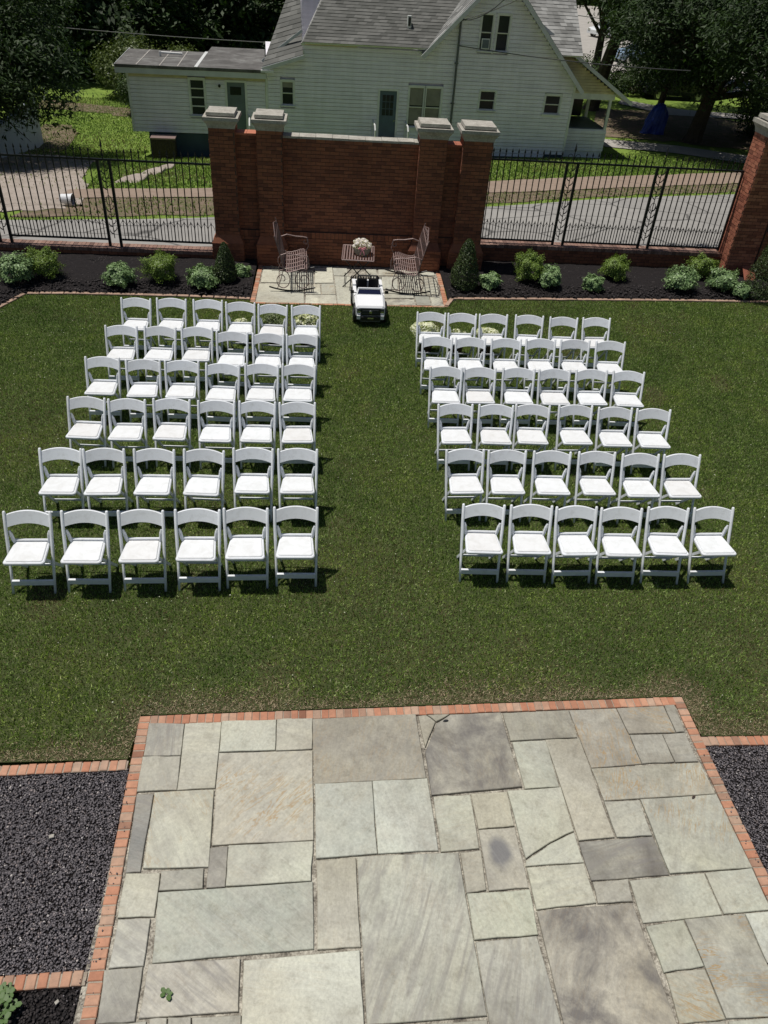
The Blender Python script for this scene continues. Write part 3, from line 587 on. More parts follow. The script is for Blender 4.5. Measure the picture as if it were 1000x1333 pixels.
# far terrace by the wall
far = tag(MB().prism([(-1.32, 13.08), (2.22, 13.19), (2.26, 15.12), (-1.26, 15.0)], -.08, -.012).build('garden_terrace', M['joint']), kind='structure')
FAR=[[(-1.24,13.99),(-0.41,14.05),(-0.37,13.13),(-1.23,13.1)],[(-1.21,14.7),(-0.9,14.71),(-0.87,14.06),(-1.21,14.04)],[(-0.89,14.71),(-0.24,14.77),(-0.22,14.1),(-0.85,14.05)],[(-0.22,14.86),(0.13,14.95),(0.16,14.13),(-0.21,14.1)],[(-0.39,14.04),(-0.1,14.08),(-0.08,13.57),(-0.37,13.56)],[(-0.08,14.09),(0.17,14.12),(0.19,13.6),(-0.08,13.58)],[(-0.36,13.52),(0.19,13.57),(0.21,13.17),(-0.36,13.13)],[(0.13,14.93),(0.42,14.94),(0.44,14.54),(0.15,14.53)],[(0.16,14.48),(0.47,14.5),(0.55,13.16),(0.22,13.15)],[(0.79,14.93),(1.0,14.95),(1.01,14.61),(0.79,14.58)],[(1.03,14.92),(1.59,14.98),(1.56,14.64),(1.02,14.6)],[(0.83,14.53),(1.39,14.56),(1.36,13.94),(0.95,13.89)],[(0.97,13.84),(1.64,13.88),(1.63,13.54),(1.05,13.5)],[(1.04,13.44),(1.63,13.48),(1.64,13.22),(1.06,13.18)],[(1.64,13.65),(1.92,13.67),(1.92,13.23),(1.65,13.22)],[(1.93,13.67),(2.12,13.69),(2.13,13.24),(1.93,13.22)],[(1.4,14.56),(1.83,14.59),(1.77,13.71),(1.36,13.67)],[(1.85,14.66),(2.15,14.68),(2.12,13.74),(1.78,13.71)],[(1.6,14.98),(1.87,15.01),(1.84,14.64),(1.58,14.63)],[(1.89,15.04),(2.13,15.1),(2.15,14.72),(1.86,14.68)]]
for i, P in enumerate(FAR):
    flag(P, rnd.choice([(.57, .57, .52), (.53, .52, .47), (.50, .51, .48), (.60, .59, .53)]) if i != 14 else (.33, .35, .34), rnd.choice(['plain', 'plain', 'rust', 'streak']) if i != 14 else 'plain', far, inset=.005)
SB = [brick_mesh('brick', .095, .085, .05, M['brick_edge'], .004)]
brick_row(far, (-1.33, 13.10), (-1.31, 14.98), .105, SB, side=-1, wdt=.085)
brick_row(far, (2.15, 13.2), (2.19, 15.1), .105, SB, side=-1, wdt=.085)
SB2 = [brick_mesh('brick', .19, .06, .05, M['brick_edge'], .004)]
brick_row(far, (-1.24, 13.055), (2.14, 13.165), .2, SB2, side=1, wdt=.06)

# ------------------------------------------------------------------ brickwork
def bricks_on(mb, ox, oy, dx, dy, L, z0, z1, ch=.064, bl=.172, proud=.008, th=.03, soldier=False, skip=None):
    """face bricks along a wall that starts at (ox, oy), runs (dx, dy) for L metres; outward is to the right of the run"""
    nx, ny = dy, -dx; rr = random.Random(int(abs(ox * 100) + abs(oy * 10) + z1 * 100)); g = .006
    if soldier: rows = 1; ch = z1 - z0; bl = .075
    else: rows = max(1, int(round((z1 - z0) / ch))); ch = (z1 - z0) / rows
    for r in range(rows):
        za = z0 + r * ch + g; zb = z0 + (r + 1) * ch - g * .4; s = -(bl / 2) * (r % 2)
        while s < L - .01:
            a = max(s, 0) + g * .7; b = min(s + bl, L) - g * .7
            if b - a > .02 and not (skip and skip((a + b) / 2, (za + zb) / 2)):
                p = proud + rr.uniform(-.0025, .0035); q = th
                P = [(ox + dx * a - nx * q, oy + dy * a - ny * q), (ox + dx * a + nx * p, oy + dy * a + ny * p), (ox + dx * b + nx * p, oy + dy * b + ny * p), (ox + dx * b - nx * q, oy + dy * b - ny * q)]
                n = len(mb.v); mb.v += [(x, y, za) for x, y in P] + [(x, y, zb) for x, y in P]
                for f in ((1, 2, 6, 5), (0, 1, 5, 4), (2, 3, 7, 6), (4, 5, 6, 7), (0, 3, 2, 1)): mb.f.append(tuple(n + i for i in f)); mb.m.append(0)
            s += bl
def brick_block(parent, name, x0, x1, y0, y1, z0, z1, mat='brick_wall', sides='flrb', soldier=False, skip=None, core=True):
    c = MB().box(x0, x1, y0, y1, z0, z1).build(name, M['mortar'], parent) if core else parent
    b = MB()
    if 'f' in sides: bricks_on(b, x0, y0, 1, 0, x1 - x0, z0, z1, soldier=soldier, skip=skip)
    if 'r' in sides: bricks_on(b, x1, y0, 0, 1, y1 - y0, z0, z1, soldier=soldier)
    if 'b' in sides: bricks_on(b, x1, y1, -1, 0, x1 - x0, z0, z1, soldier=soldier)
    if 'l' in sides: bricks_on(b, x0, y1, 0, -1, y1 - y0, z0, z1, soldier=soldier)
    o = b.build('brick_courses', M[mat], c); o['kind'] = 'stuff'
    return c
def frustum(mb, x0, x1, y0, y1, za, zb, e0, e1):
    n = len(mb.v)
    for z, e in ((za, e0), (zb, e1)): mb.v += [(x0 - e, y0 - e, z), (x1 + e, y0 - e, z), (x1 + e, y1 + e, z), (x0 - e, y1 + e, z)]
    for f in ((0, 3, 2, 1), (4, 5, 6, 7), (0, 1, 5, 4), (1, 2, 6, 5), (2, 3, 7, 6), (3, 0, 4, 7)): mb.f.append(tuple(n + i for i in f)); mb.m.append(0)
def cap(parent, x0, x1, y0, y1, z, zs=1.0):
    m = MB()
    for i, (a, b, e0, e1) in enumerate(((0, .03, .012, .016), (.03, .07, .018, .03), (.07, .13, .032, .075))): frustum(m, x0, x1, y0, y1, z + a * zs, z + b * zs, e0, e1)
    c = m.build('cap_moulding', M['cast'], parent)
    m = MB(); frustum(m, x0, x1, y0, y1, z + .13 * zs, z + .185 * zs, .085, .082); m.build('cap_slab', M['cast'], parent)
    m = MB(); frustum(m, x0, x1, y0, y1, z + .186 * zs, z + .205 * zs, -.01, -.01); frustum(m, x0, x1, y0, y1, z + .2055 * zs, z + .255 * zs, .028, .02); m.build('cap_block', M['cast'], parent)
    # bevel-like wear comes from the cast stone's relief
bw = empty('brick_garden_wall', (0, 0, 0), 0, 'tall dark red brick wall with four stone capped piers behind the terrace', 'brick wall')
for (x0, x1) in ((-2.10, -1.65), (-1.26, -.81), (1.68, 2.17), (2.48, 3.01)):
    p = brick_block(bw, 'pier', x0, x1, 15.0, 15.5, .55, 2.40)
    brick_block(p, 'plinth', x0 - .07, x1 + .07, 14.93, 15.5, -.02, .40, core=False)
    m = MB().box(x0 - .07, x1 + .07, 14.93, 15.5, -.05, .40); frustum(m, x0, x1, 15.0, 15.43, .40, .55, .07, 0); m.build('plinth', M['brick_wall'], p)
    cap(p, x0, x1, 15.0, 15.5, 2.40)
for (x0, x1, zt_, nm) in ((-1.65, -1.26, 2.28, 'link_wall'), (2.17, 2.48, 2.26, 'link_wall'), (-.81, 1.68, 2.27, 'wall_panel')):
    p = brick_block(bw, nm, x0, x1, 15.14, 15.40, .62, zt_, sides='fb')
    c = MB().box(x0, x1, 15.09, 15.40, -.05, .50).build('base_course', M['mortar'], p); b = MB(); bricks_on(b, x0, 15.09, 1, 0, x1 - x0, 0, .5); o = b.build('brick_courses', M['brick_wall'], p); o['kind'] = 'stuff'
    b = MB().box(x0, x1, 15.10, 15.40, .50, .62, 0); b.build('soldier_bed', M['mortar'], p); b = MB(); bricks_on(b, x0, 15.095, 1, 0, x1 - x0, .5, .62, soldier=True); o = b.build('soldier_course', M['brick_wall'], p); o['kind'] = 'stuff'
    m = MB(); s = x0 + .002
    while s < x1 - .01:
        e = min(s + (.30 if nm == 'wall_panel' else .2), x1 - .002); m.box(s, e - .006, 15.125 + rnd.uniform(-.004, .004), 15.425, zt_ + .001, zt_ + .038 + rnd.uniform(-.004, .004)); s = e
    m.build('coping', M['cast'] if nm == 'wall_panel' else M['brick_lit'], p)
# low walls under the fences
def knee(name, x0, x1, y0, y1, z1, lab):
    r = empty(name, (0, 0, 0), 0, lab, 'low wall')
    c = brick_block(r, 'wall_core', x0, x1, y0, y1, -.6, z1 - .065, sides='fb')
    m = MB(); s = x0
    while s < x1 - .02:
        e = min(s + .075, x1); m.box(s + .003, e - .003, y0 - .02 + rnd.uniform(-.003, .003), y1 + .02, z1 - .063, z1 + rnd.uniform(-.003, .003)); s = e
    o = m.build('coping_bricks', M['brick_cope'], r); o['kind'] = 'stuff'; return r
knee('low_brick_wall', -9.5, -2.19, 15.0, 15.26, .20, 'low dark brick wall carrying the left iron fence behind shrubs')
knee('low_brick_wall', 3.09, 8.20, 15.5, 15.78, .40, 'low dark brick wall carrying the right iron fence behind shrubs')
gp_ = empty('brick_gate_pier', (0, 0, 0), 0, 'brick pier at right frame edge with sunlit left face and stone cap', 'brick pier')
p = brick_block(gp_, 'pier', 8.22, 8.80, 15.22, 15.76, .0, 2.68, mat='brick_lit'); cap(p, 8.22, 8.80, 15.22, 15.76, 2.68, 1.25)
rw = empty('brick_side_wall', (0, 0, 0), 0, 'dark brick wall with a grilled window at the right frame edge', 'brick wall')
p = brick_block(rw, 'wall_core', 8.81, 12, 15.18, 15.6, -.05, 2.6, mat='brick_wall', sides='f', skip=lambda s, z: .05 < s < 1.3 and .95 < z < 2.2)
MB().box(8.86, 10.1, 15.165, 15.175, .97, 2.2).build('window_glass', M['glass'], rw)
g = MB()
for i in range(11): g.box(8.88 + i * .12, 8.895 + i * .12, 15.13, 15.15, .97, 2.2)
for z in (1.0, 1.6, 2.15): g.box(8.86, 10.12, 15.125, 15.155, z, z + .03)
g.build('window_grille', M['iron'], rw); MB().box(8.82, 10.15, 15.10, 15.17, .92, .965).build('window_sill', M['brick_lit'], rw)
MB().quad([(8.55, 14.88, .05), (8.8, 14.88, .05), (8.8, 15.16, .28), (8.55, 15.16, .28)]).build('sloping_brick', M['brick_lit'], rw)

# ------------------------------------------------------------------ iron fences
def spear_mesh(h, r=.0085, tip=.10, wt=.019):
    m = MB().box(-r, r, -r, r, 0, h - tip)
    n = len(m.v); z0, z1, z2 = h - tip, h - tip * .68, h
    m.v += [(0, -.006, z0), (wt, 0, z1), (0, .006, z0 + .001), (-wt, 0, z1), (0, 0, z2), (0, -.009, z1), (0, .009, z1)]
    for f in ((0, 1, 5), (0, 5, 3), (2, 6, 1), (2, 3, 6), (1, 4, 5), (5, 4, 3), (1, 6, 4), (6, 3, 4)): m.f.append(tuple(n + i for i in f)); m.m.append(0)
    return m.mesh('picket', M['iron'])
def arch_mesh(w):
    m = MB()
    for s in (-1, 1):
        m.tube([(0, 0, .0), (s * w * .22, 0, -.012), (s * w * .42, 0, -.055), (s * w * .5, 0, -.11)][::-1], .005, 4)
    return m
def fence(y, zb, ztop, spans, posts, label, x_end_posts=()):
    """spans: (x0, x1, pickets); posts: centre x of each scroll panel"""
    f = empty('iron_fence', (0, y, 0), 0, label, 'fence'); H = ztop + .21 - zb
    pk = spear_mesh(H); sh = spear_mesh(.40, .006, .075, .016); am = None
    for (x0, x1, n) in spans:
        MB().box(x0, x1, -.016, .016, ztop - .02, ztop + .012).build('top_rail', M['iron'], f)
        MB().box(x0, x1, -.016, .016, zb - .015, zb + .015).build('bottom_rail', M['iron'], f)
        d = (x1 - x0) / (n + 1)
        if am is None: am = arch_mesh(d).mesh('picket_arch', M['iron'])
        for i in range(n):
            link('picket', pk, f, (x0 + d * (i + 1), 0, zb), rnd.uniform(-.05, .05))
        for i in range(n + 1):
            link('short_picket', sh, f, (x0 + d * (i + .5), 0, zb)); link('picket_arch', am, f, (x0 + d * (i + .5), 0, zb + .345))
    for xc in posts:
        for s in (-1, 1): MB().box(xc + s * .105 - .024, xc + s * .105 + .024, -.022, .022, zb - .17, ztop + .012).build('post', M['iron'], f)
        MB().box(xc - .105, xc + .105, -.016, .016, ztop - .02, ztop + .01).build('top_rail', M['iron'], f)
        m = MB(); m.tube([(xc, 0, zb + .02), (xc, 0, ztop - .03)], .009, 4)
        z = zb + .10; k = 0; mid = (zb + ztop) / 2
        while z < ztop - .12:
            if abs(z - mid) > .1:
                s = 1 if k % 2 else -1; up = 1 if z > mid else 1
                for s in (-1, 1):
                    zz = z + (.05 if s > 0 else 0)
                    m.tube([(xc, 0, zz), (xc + s * .035, 0, zz + .012), (xc + s * .065, 0, zz + .05), (xc + s * .06, 0, zz + .085)], .006, 4, rs=[.012, .011, .009, .004])
            z += .135; k += 1
        ring = [(xc + .05 * math.cos(a), 0, mid + .085 * math.sin(a)) for a in np.linspace(0, 2 * math.pi, 14, endpoint=False)]
        m.tube(ring, .007, 4, closed=True)
        for q in (-1, 1):
            m.tube([(xc + q * .05, 0, mid), (xc + q * .085, 0, mid + .03)], .006, 4); m.tube([(xc + q * .05, 0, mid), (xc + q * .085, 0, mid - .03)], .006, 4)
        m.build('scroll_panel', M['iron'], f)
        m = MB(); m.tube([(xc, 0, ztop), (xc, 0, ztop + .2)], .010, 4); m.tube([(xc, 0, ztop + .18), (xc, 0, ztop + .23), (xc, 0, ztop + .36)], .01, 5, rs=[.006, .024, .001])
        for s in (-1, 1):
            pts = []
            for i in range(15):
                a = i / 14 * 4.6; rr = .062 * (1 - i / 14 * .72); pts.append((xc + s * (.085 + rr * math.cos(math.pi + a)), 0, ztop + .075 + .03 + rr * math.sin(a) * 1.0))
            m.tube([(xc, 0, ztop + .02)] + pts, .006, 4)
        m.build('finial', M['iron'], f)
    for x in x_end_posts: MB().box(x - .018, x + .018, -.018, .018, zb - .05, ztop + .01).build('end_post', M['iron'], f)
    return f
fence(15.10, .335, 1.77, [(-9.4, -8.4, 7), (-8.15, -6.20, 14), (-5.95, -4.15, 13), (-3.90, -2.13, 13)], [-8.27, -6.075, -4.035], 'black iron fence with spear tips left of the brick wall')
fence(15.62, .47, 1.985, [(3.04, 4.62, 12), (4.86, 6.41, 12), (6.66, 8.16, 12)], [4.735, 6.535], 'black iron fence with spear tips right of the brick wall', (8.16,))

# ------------------------------------------------------------------ plants
def leaf_quads(C, Nn, size, asp, rg_, droop=.0):
    """C (n,3) leaf centres, Nn (n,3) rough facing -> rhombus leaves"""
    n = len(C); Nn = Nn / np.maximum(np.linalg.norm(Nn, axis=1, keepdims=True), 1e-6)
    t = rg_.normal(0, 1, (n, 3)); t[:, 2] -= droop; t -= Nn * (t * Nn).sum(1, keepdims=True); t /= np.maximum(np.linalg.norm(t, axis=1, keepdims=True), 1e-6)
    b = np.cross(Nn, t); L = size * rg_.uniform(.65, 1.25, (n, 1)); W = L * asp
    V = np.stack([C - t * L * .5, C + b * W * .5 + Nn * L * .06, C + t * L * .5, C - b * W * .5 + Nn * L * .06], 1)
    return V.reshape(-1, 3)
def foliage(name, V, mat, parent): return link(name, np_mesh(name, V, np.arange(len(V)).reshape(-1, 4), mat), parent)
def shrub(x, y, r, kind, name, label, cat='shrub'):
    g = np.random.default_rng(int(abs(x * 97) + y * 31)); root = empty(name, (x, y, .04), g.uniform(0, 6), label, cat, 'shrubs in the mulch beds')
    st = MB()
    for i in range(6):
        a = i * 1.05; st.tube([(0, 0, -.03), (r * .25 * math.cos(a), r * .25 * math.sin(a), r * .4), (r * .55 * math.cos(a), r * .55 * math.sin(a), r * .85)], .008, 4, rs=[.012, .009, .004])
    st.build('stem', M['bark'], root)
    if kind == 'cone':
        h = r * 3.1; n = 9000; z = h * (1 - np.sqrt(g.uniform(0.0, 1, n))) ; z = h * g.uniform(0, 1, n) ** 1.5
        prof = np.sqrt(np.clip(1 - z / h, 0, 1)) ** 1.15 * (1 - .35 * np.exp(-z / (h * .08)))
        a = g.uniform(0, 6.283, n); lump = 1 + .10 * np.sin(a * 5 + z * 20) * np.cos(z * 31 + a * 3)
        rr = r * prof * lump * g.uniform(.78, 1.04, n) + .01; C = np.stack([rr * np.cos(a), rr * np.sin(a), z + .03], 1)
        Nn = np.stack([np.cos(a), np.sin(a), np.full(n, .45)], 1) + g.normal(0, .5, (n, 3)); V = leaf_quads(C, Nn, .030, .5, g); m = M['cone_leaf']
    else:
        n = {'box': 9000, 'var': 3600}[kind]; fl = {'box': .92, 'var': .78}[kind]
        d = g.normal(0, 1, (n, 3)); d /= np.linalg.norm(d, axis=1, keepdims=True); d[:, 2] = np.where(d[:, 2] < -.45, -d[:, 2], d[:, 2])
        cl = g.normal(0, 1, (26, 3)); cl /= np.linalg.norm(cl, axis=1, keepdims=True)
        bump = np.exp(-((d[:, None] - cl[None]) ** 2).sum(2) / (.06 if kind == 'box' else .09)).max(1)
        rad = r * (.68 + .42 * bump) * (g.uniform(.60, 1.06, n) ** .7 + .16 * (g.uniform(0, 1, n) > .94))
        C = d * rad[:, None]; C[:, 2] = C[:, 2] * fl + r * fl * .72; C[:, 2] = np.maximum(C[:, 2], .01 + g.uniform(0, .03, n))
        Nn = d + np.array([0, 0, .4]) + g.normal(0, .45, (n, 3)); V = leaf_quads(C, Nn, .026 if kind == 'box' else .052, .6 if kind == 'box' else .42, g); m = M['box_leaf'] if kind == 'box' else M['var_leaf']
    foliage('foliage', V, m, root); return root
SH = [(-5.39, 13.5, .37, 'var', 'spreading pale leaved shrub at the left frame edge'),
 (-5.02, 13.8, .35, 'box', 'round yellow green shrub beside the leftmost spreading shrub'),
 (-3.66, 13.54, .29, 'var', 'small spreading pale leaved shrub alone in the middle of the left bed'),
 (-2.98, 13.82, .36, 'box', 'round yellow green shrub between two spreading shrubs in left bed'),
 (-2.2, 13.62, .29, 'var', 'spreading pale leaved shrub just left of the left cone shrub'),
 (-1.83, 13.94, .22, 'cone', 'dark cone shaped evergreen left of the terrace by the rocking seat'),
 (-1.56, 14.21, .17, 'var', 'smallest pale shrub squeezed between cone evergreen and terrace'),
 (2.61, 14.02, .29, 'cone', 'dark cone shaped evergreen just right of the terrace'),
 (3.1, 14.04, .23, 'var', 'small pale leaved shrub right of the terrace cone evergreen'),
 (3.94, 14.46, .37, 'box', 'large yellow green round shrub in front of the first right fence panel'),
 (4.3, 14.22, .30, 'var', 'darker spreading shrub touching the large yellow green one'),
 (5.15, 14.16, .22, 'var', 'small loose pale shrub at the foot of a round one'),
 (5.72, 14.76, .33, 'box', 'single round yellow green shrub under the middle right fence panel'),
 (6.94, 14.3, .34, 'var', 'spreading pale leaved shrub left of the trio near the gate pier'),
 (7.64, 15.0, .33, 'box', 'yellow green round shrub at the back of the trio near the gate pier'),
 (7.84, 14.39, .34, 'var', 'spreading pale leaved shrub right of the trio near the gate pier'),
 (8.10, 14.1, .20, 'var', 'low dark shrub between the trio and the right edge cone'),
 (8.52, 14.12, .40, 'cone', 'largest cone shaped evergreen cut by the right frame edge')]
for i, (x, y, r, k, lab) in enumerate(SH):
    shrub(x, y, r, k, {'box': 'boxwood_shrub', 'var': 'spreading_shrub', 'cone': 'conical_evergreen'}[k], lab)

def tree(name, label, base, trunk_h, tr, ells, n, size, asp, mat, seed, lean=(0, 0), cat='tree', group=None, clump=1.0, limbs=9):
    g = np.random.default_rng(seed); x, y = base; z = zt(x, y) - .1; root = empty(name, (x, y, z), 0, label, cat, group)
    m = MB(); top = Vector((lean[0], lean[1], trunk_h))
    m.tube([(0, 0, 0), (tr * .1, 0, .3), (lean[0] * .4, lean[1] * .4, trunk_h * .45), tuple(top)], tr, 9, rs=[tr * 1.35, tr, tr * .85, tr * .65]); m.build('trunk', M['bark'], root)
    m = MB()
    for i in range(limbs):
        e = ells[i % len(ells)]; c = np.array(e[0]); d = g.normal(0, 1, 3); d /= np.linalg.norm(d); tip = c + d * np.array(e[1]) * .75
        s = top * g.uniform(.6, 1.0); mid = s.lerp(Vector(tip), .5) + Vector((0, 0, g.uniform(-.1, .6))); m.tube([tuple(s), tuple(mid), tuple(tip)], .1, 5, rs=[tr * .42, tr * .22, tr * .06])
        for q in range(3):
            t2 = np.array(tip) + g.normal(0, .9, 3); m.tube([tuple(mid), tuple((np.array(mid) + t2) / 2 + g.normal(0, .15, 3)), tuple(t2)], .03, 4, rs=[tr * .16, tr * .09, tr * .02])
    m.build('branch', M['bark'], root)
    C = []; Nn = []; tot = sum(e[1][0] * e[1][1] for e in ells)
    for c, r in ells:
        ne = int(n * r[0] * r[1] / tot); nc = max(8, int(ne / 130)); d = g.normal(0, 1, (nc, 3)); d /= np.linalg.norm(d, axis=1, keepdims=True)
        rad = g.uniform(.55, 1.05, (nc, 1)) ** .6; cc = np.array(c) + d * np.array(r) * rad
        k = g.integers(0, nc, ne); off = g.normal(0, 1, (ne, 3)) * np.array([.42, .42, .26]) * clump; off[:, 2] -= .12 * (off[:, 0] ** 2 + off[:, 1] ** 2)
        C.append(cc[k] + off); Nn.append(d[k] * .5 + np.array([0, 0, .9]) + g.normal(0, .55, (ne, 3)))
    C = np.concatenate(C); Nn = np.concatenate(Nn); V = leaf_quads(C, Nn, size, asp, g, .6); foliage('crown', V, mat, root); return root
# big tree on the right, its crown reaching towards the camera
tree('shade_tree', 'large dark leafy tree filling the upper right corner', (18.9, 42.4), 3.4, .42,
     [((2.2, -2.0, 5.6), (6.0, 4.6, 3.4)), ((-2.4, -.8, 5.4), (2.9, 3.2, 2.7)), ((7.0, -3.6, 3.9), (4.6, 4.2, 2.7)), ((1.2, -6.5, 5.6), (4, 3.4, 2.3)), ((4.8, -9.5, 5.2), (3.2, 3.2, 2.3)), ((-1.0, 1.0, 4.0), (2.6, 2.4, 1.1)), ((4, 8, 6.5), (5, 4, 3))], 125000, .26, .28, M['leaf_dark'], 11, (.3, -.4), clump=1.15, limbs=14)  # last crown lobe added to shade the grass behind
tree('shade_tree', 'slim tree with leaning trunk beside the blue tarp', (17.9, 45.6), 4.2, .2, [((-.2, 0, 6.2), (3.8, 3.0, 2.4)), ((1.6, 0, 4.4), (2.0, 1.8, 1.0))], 26000, .26, .34, M['leaf_dark'], 12, (.5, .2))
tree('shade_tree', 'thick leaning tree trunk just right of the porch', (15.6, 50.0), 5.2, .42, [((.8, 0, 8.2), (4.6, 4, 3))], 20000, .28, .35, M['leaf_dark'], 13, (.9, 0))
tree('roadside_tree', 'tree with straight trunk in front of the parking lot', (18.6, 60.5), 4.5, .3, [((-1.5, 0, 7.2), (3.4, 3, 2.8)), ((1.8, 0, 4.8), (1.5, 1.5, 1.4))], 12000, .30, .4, M['leaf_mid'], 14, (0, 0))
tree('roadside_tree', 'leafy tree right of the parked cars at the top edge', (27.5, 62.0), 4.5, .35, [((0, 0, 5.6), (5.4, 4, 3.6))], 22000, .34, .4, M['leaf_mid'], 15)
tree('overhanging_tree', 'big dark tree hanging over the white wall at left', (-15.2, 33.0), 2.8, .35,
     [((.6, 0, 5.2), (4.6, 4.4, 3.6)), ((3.6, -1.0, 3.5), (2.6, 2.6, 1.75)), ((-1.5, -3, 4.6), (4, 3.4, 3.2)), ((.6, 3.2, 5.6), (4.2, 3.4, 3.4)), ((1.6, -3.6, 3.2), (2.8, 2.4, 1.5))], 92000, .235, .28, M['leaf_dark'], 16, (.5, 0), clump=1.0, limbs=12)
WOOD = [(-25, 56, 7, 'dark'), (-18.5, 57, 6.2, 'dark'), (-13.2, 57.5, 5.6, 'dark'), (-9.5, 64, 6, 'mid'), (-4.5, 62, 5.4, 'dark'), (.5, 66, 6, 'mid'), (6, 68, 6.5, 'dark'), (12.5, 74, 6, 'mid')]
WL = ['dense dark tree at the far left edge of the wood', 'dense dark tree above the shaded end of the back lawn', 'dark tree of the wood left above the flat roof', 'lighter green tree of the wood behind the flat roof', 'dark tree of the wood beside the house gable', 'mid green tree hidden mostly behind the grey roof', 'dark tree behind the ridge of the grey roof', 'mid green tree behind the right end of the roof']
for i, (x, y, r, k) in enumerate(WOOD):
    tree('wood_tree', WL[i], (x, y), 3.0, .4, [((0, 0, r * .95), (r * .82, r * .7, r * .62)), ((r * .3, -r * .25, r * .42), (r * .62, r * .5, r * .36)), ((-r * .35, -r * .2, r * .5), (r * .55, r * .5, r * .4))], 14000, .46, .45, M['leaf_' + k], 30 + i, group='trees of the wood behind the house', clump=1.15, limbs=6)
back = np.random.default_rng(77); n = 42000
a = back.uniform(-75, 75, n); b = back.uniform(70, 92, n); hgt = back.uniform(0, 1, n) * (9 + 2.5 * np.sin(a * .22) + 1.5 * np.sin(a * .71)); k = (a < 17) | (b > 88)
k = (a < 15.5)
C = np.stack([a, b, hgt - 3.4], 1)[k]; V = leaf_quads(C, back.normal(0, .6, (len(C), 3)) + np.array([0, -.5, .8]), 1.15, .6, back)
o = foliage('far_wood', V, M['leaf_mid'], None); tag(o, 'far green wood closing the view behind the house', 'wood', kind='stuff')
C = np.stack([back.uniform(18, 120, 22000), back.uniform(132, 150, 22000), back.uniform(-3, 12, 22000)], 1); V = leaf_quads(C, back.normal(0, .6, (len(C), 3)) + np.array([0, -.5, .8]), 1.6, .6, back)
o = foliage('far_wood', V, M['leaf_mid'], None); tag(o, 'far trees beyond the parking lot at the top edge', 'wood', kind='stuff')
def bush(name, label, x, y, r, h, n, mat, seed, size=.16):
    g = np.random.default_rng(seed); root = empty(name, (x, y, zt(x, y) - .06), 0, label, 'bush'); m = MB()
    for i in range(7): a = i * .9; m.tube([(0, 0, 0), (r * .4 * math.cos(a), r * .4 * math.sin(a), h * .5), (r * .7 * math.cos(a), r * .7 * math.sin(a), h * .85)], .03, 4, rs=[.05, .03, .01])
    m.build('stem', M['bark'], root); nc = 60; d = g.normal(0, 1, (nc, 3)); d /= np.linalg.norm(d, axis=1, keepdims=True); cc = d * np.array([r, r, h * .5]) * .8 + np.array([0, 0, h * .5]); k = g.integers(0, nc, n)
    C = cc[k] + g.normal(0, r * .17, (n, 3)); V = leaf_quads(C, d[k] + g.normal(0, .6, (n, 3)) + np.array([0, 0, .5]), size, .5, g); foliage('foliage', V, mat, root)
bush('bush', 'pale olive bush behind the left corner of the flat roof', -11.2, 50.8, 1.9, 2.9, 12000, M['leaf_bush'], 50)
bush('bush', 'pale green bush right of the olive one behind the flat roof', -8.4, 50.5, 1.7, 2.5, 10000, M['leaf_bush'], 51)
bush('bush', 'small green bush by the left wall of the white house', -9.9, 46.2, 1.0, 2.3, 7000, M['leaf_mid'], 52, .12)
bush('bush', 'dark low bush in front of the parking lot', 20.2, 56.5, 1.7, 1.6, 6000, M['leaf_mid'], 53)
bush('bush', 'dark low bush left of the roadside tree', 16.6, 56.2, 1.9, 1.8, 6000, M['leaf_mid'], 54)
for i, (x, y, r) in enumerate(((24.0, 44.5, 2.0), (27.0, 42.0, 2.4))):
    bush('bush', ['shaded dark bush under the big tree beside the gate pier', 'shaded dark bush at the right frame edge under the big tree'][i], x, y, r, 2.2, 8000, M['leaf_mid'], 60 + i)
g = np.random.default_rng(9)
m = MB(); rt = empty('sapling', (-12.3, 31.0, zt(-12.3, 31) - .05), 0, 'thin bare sapling stems in front of the white wall', 'sapling')
for i in range(5):
    a = g.uniform(0, 6.28); m.tube([(0, 0, 0), (.2 * math.cos(a), .2 * math.sin(a), .9), (.8 * math.cos(a), .6 * math.sin(a), 2.0 + g.uniform(0, .8))], .03, 5, rs=[.045, .03, .012])
m.build('stem', M['bark'], rt); C = g.normal(0, .5, (900, 3)) * np.array([1.4, 1, .5]) + np.array([.3, 0, 2.3]); foliage('foliage', leaf_quads(C, g.normal(0, 1, (900, 3)) + np.array([0, 0, 1]), .2, .3, g, .6), M['leaf_dark'], rt)
tree('roadside_tree', 'tall tree right of the frame whose branch shades the road', (13.6, 19.8), 7.5, .3, [((-8.4, -1.9, 9.6), (1.5, .8, .7)), ((-6.6, -1.7, 9.9), (1.5, .9, .8)), ((0, 0, 10.5), (2.4, 2.4, 2.0))], 26000, .2, .4, M['leaf_mid'], 90, (-1.6, -.3))
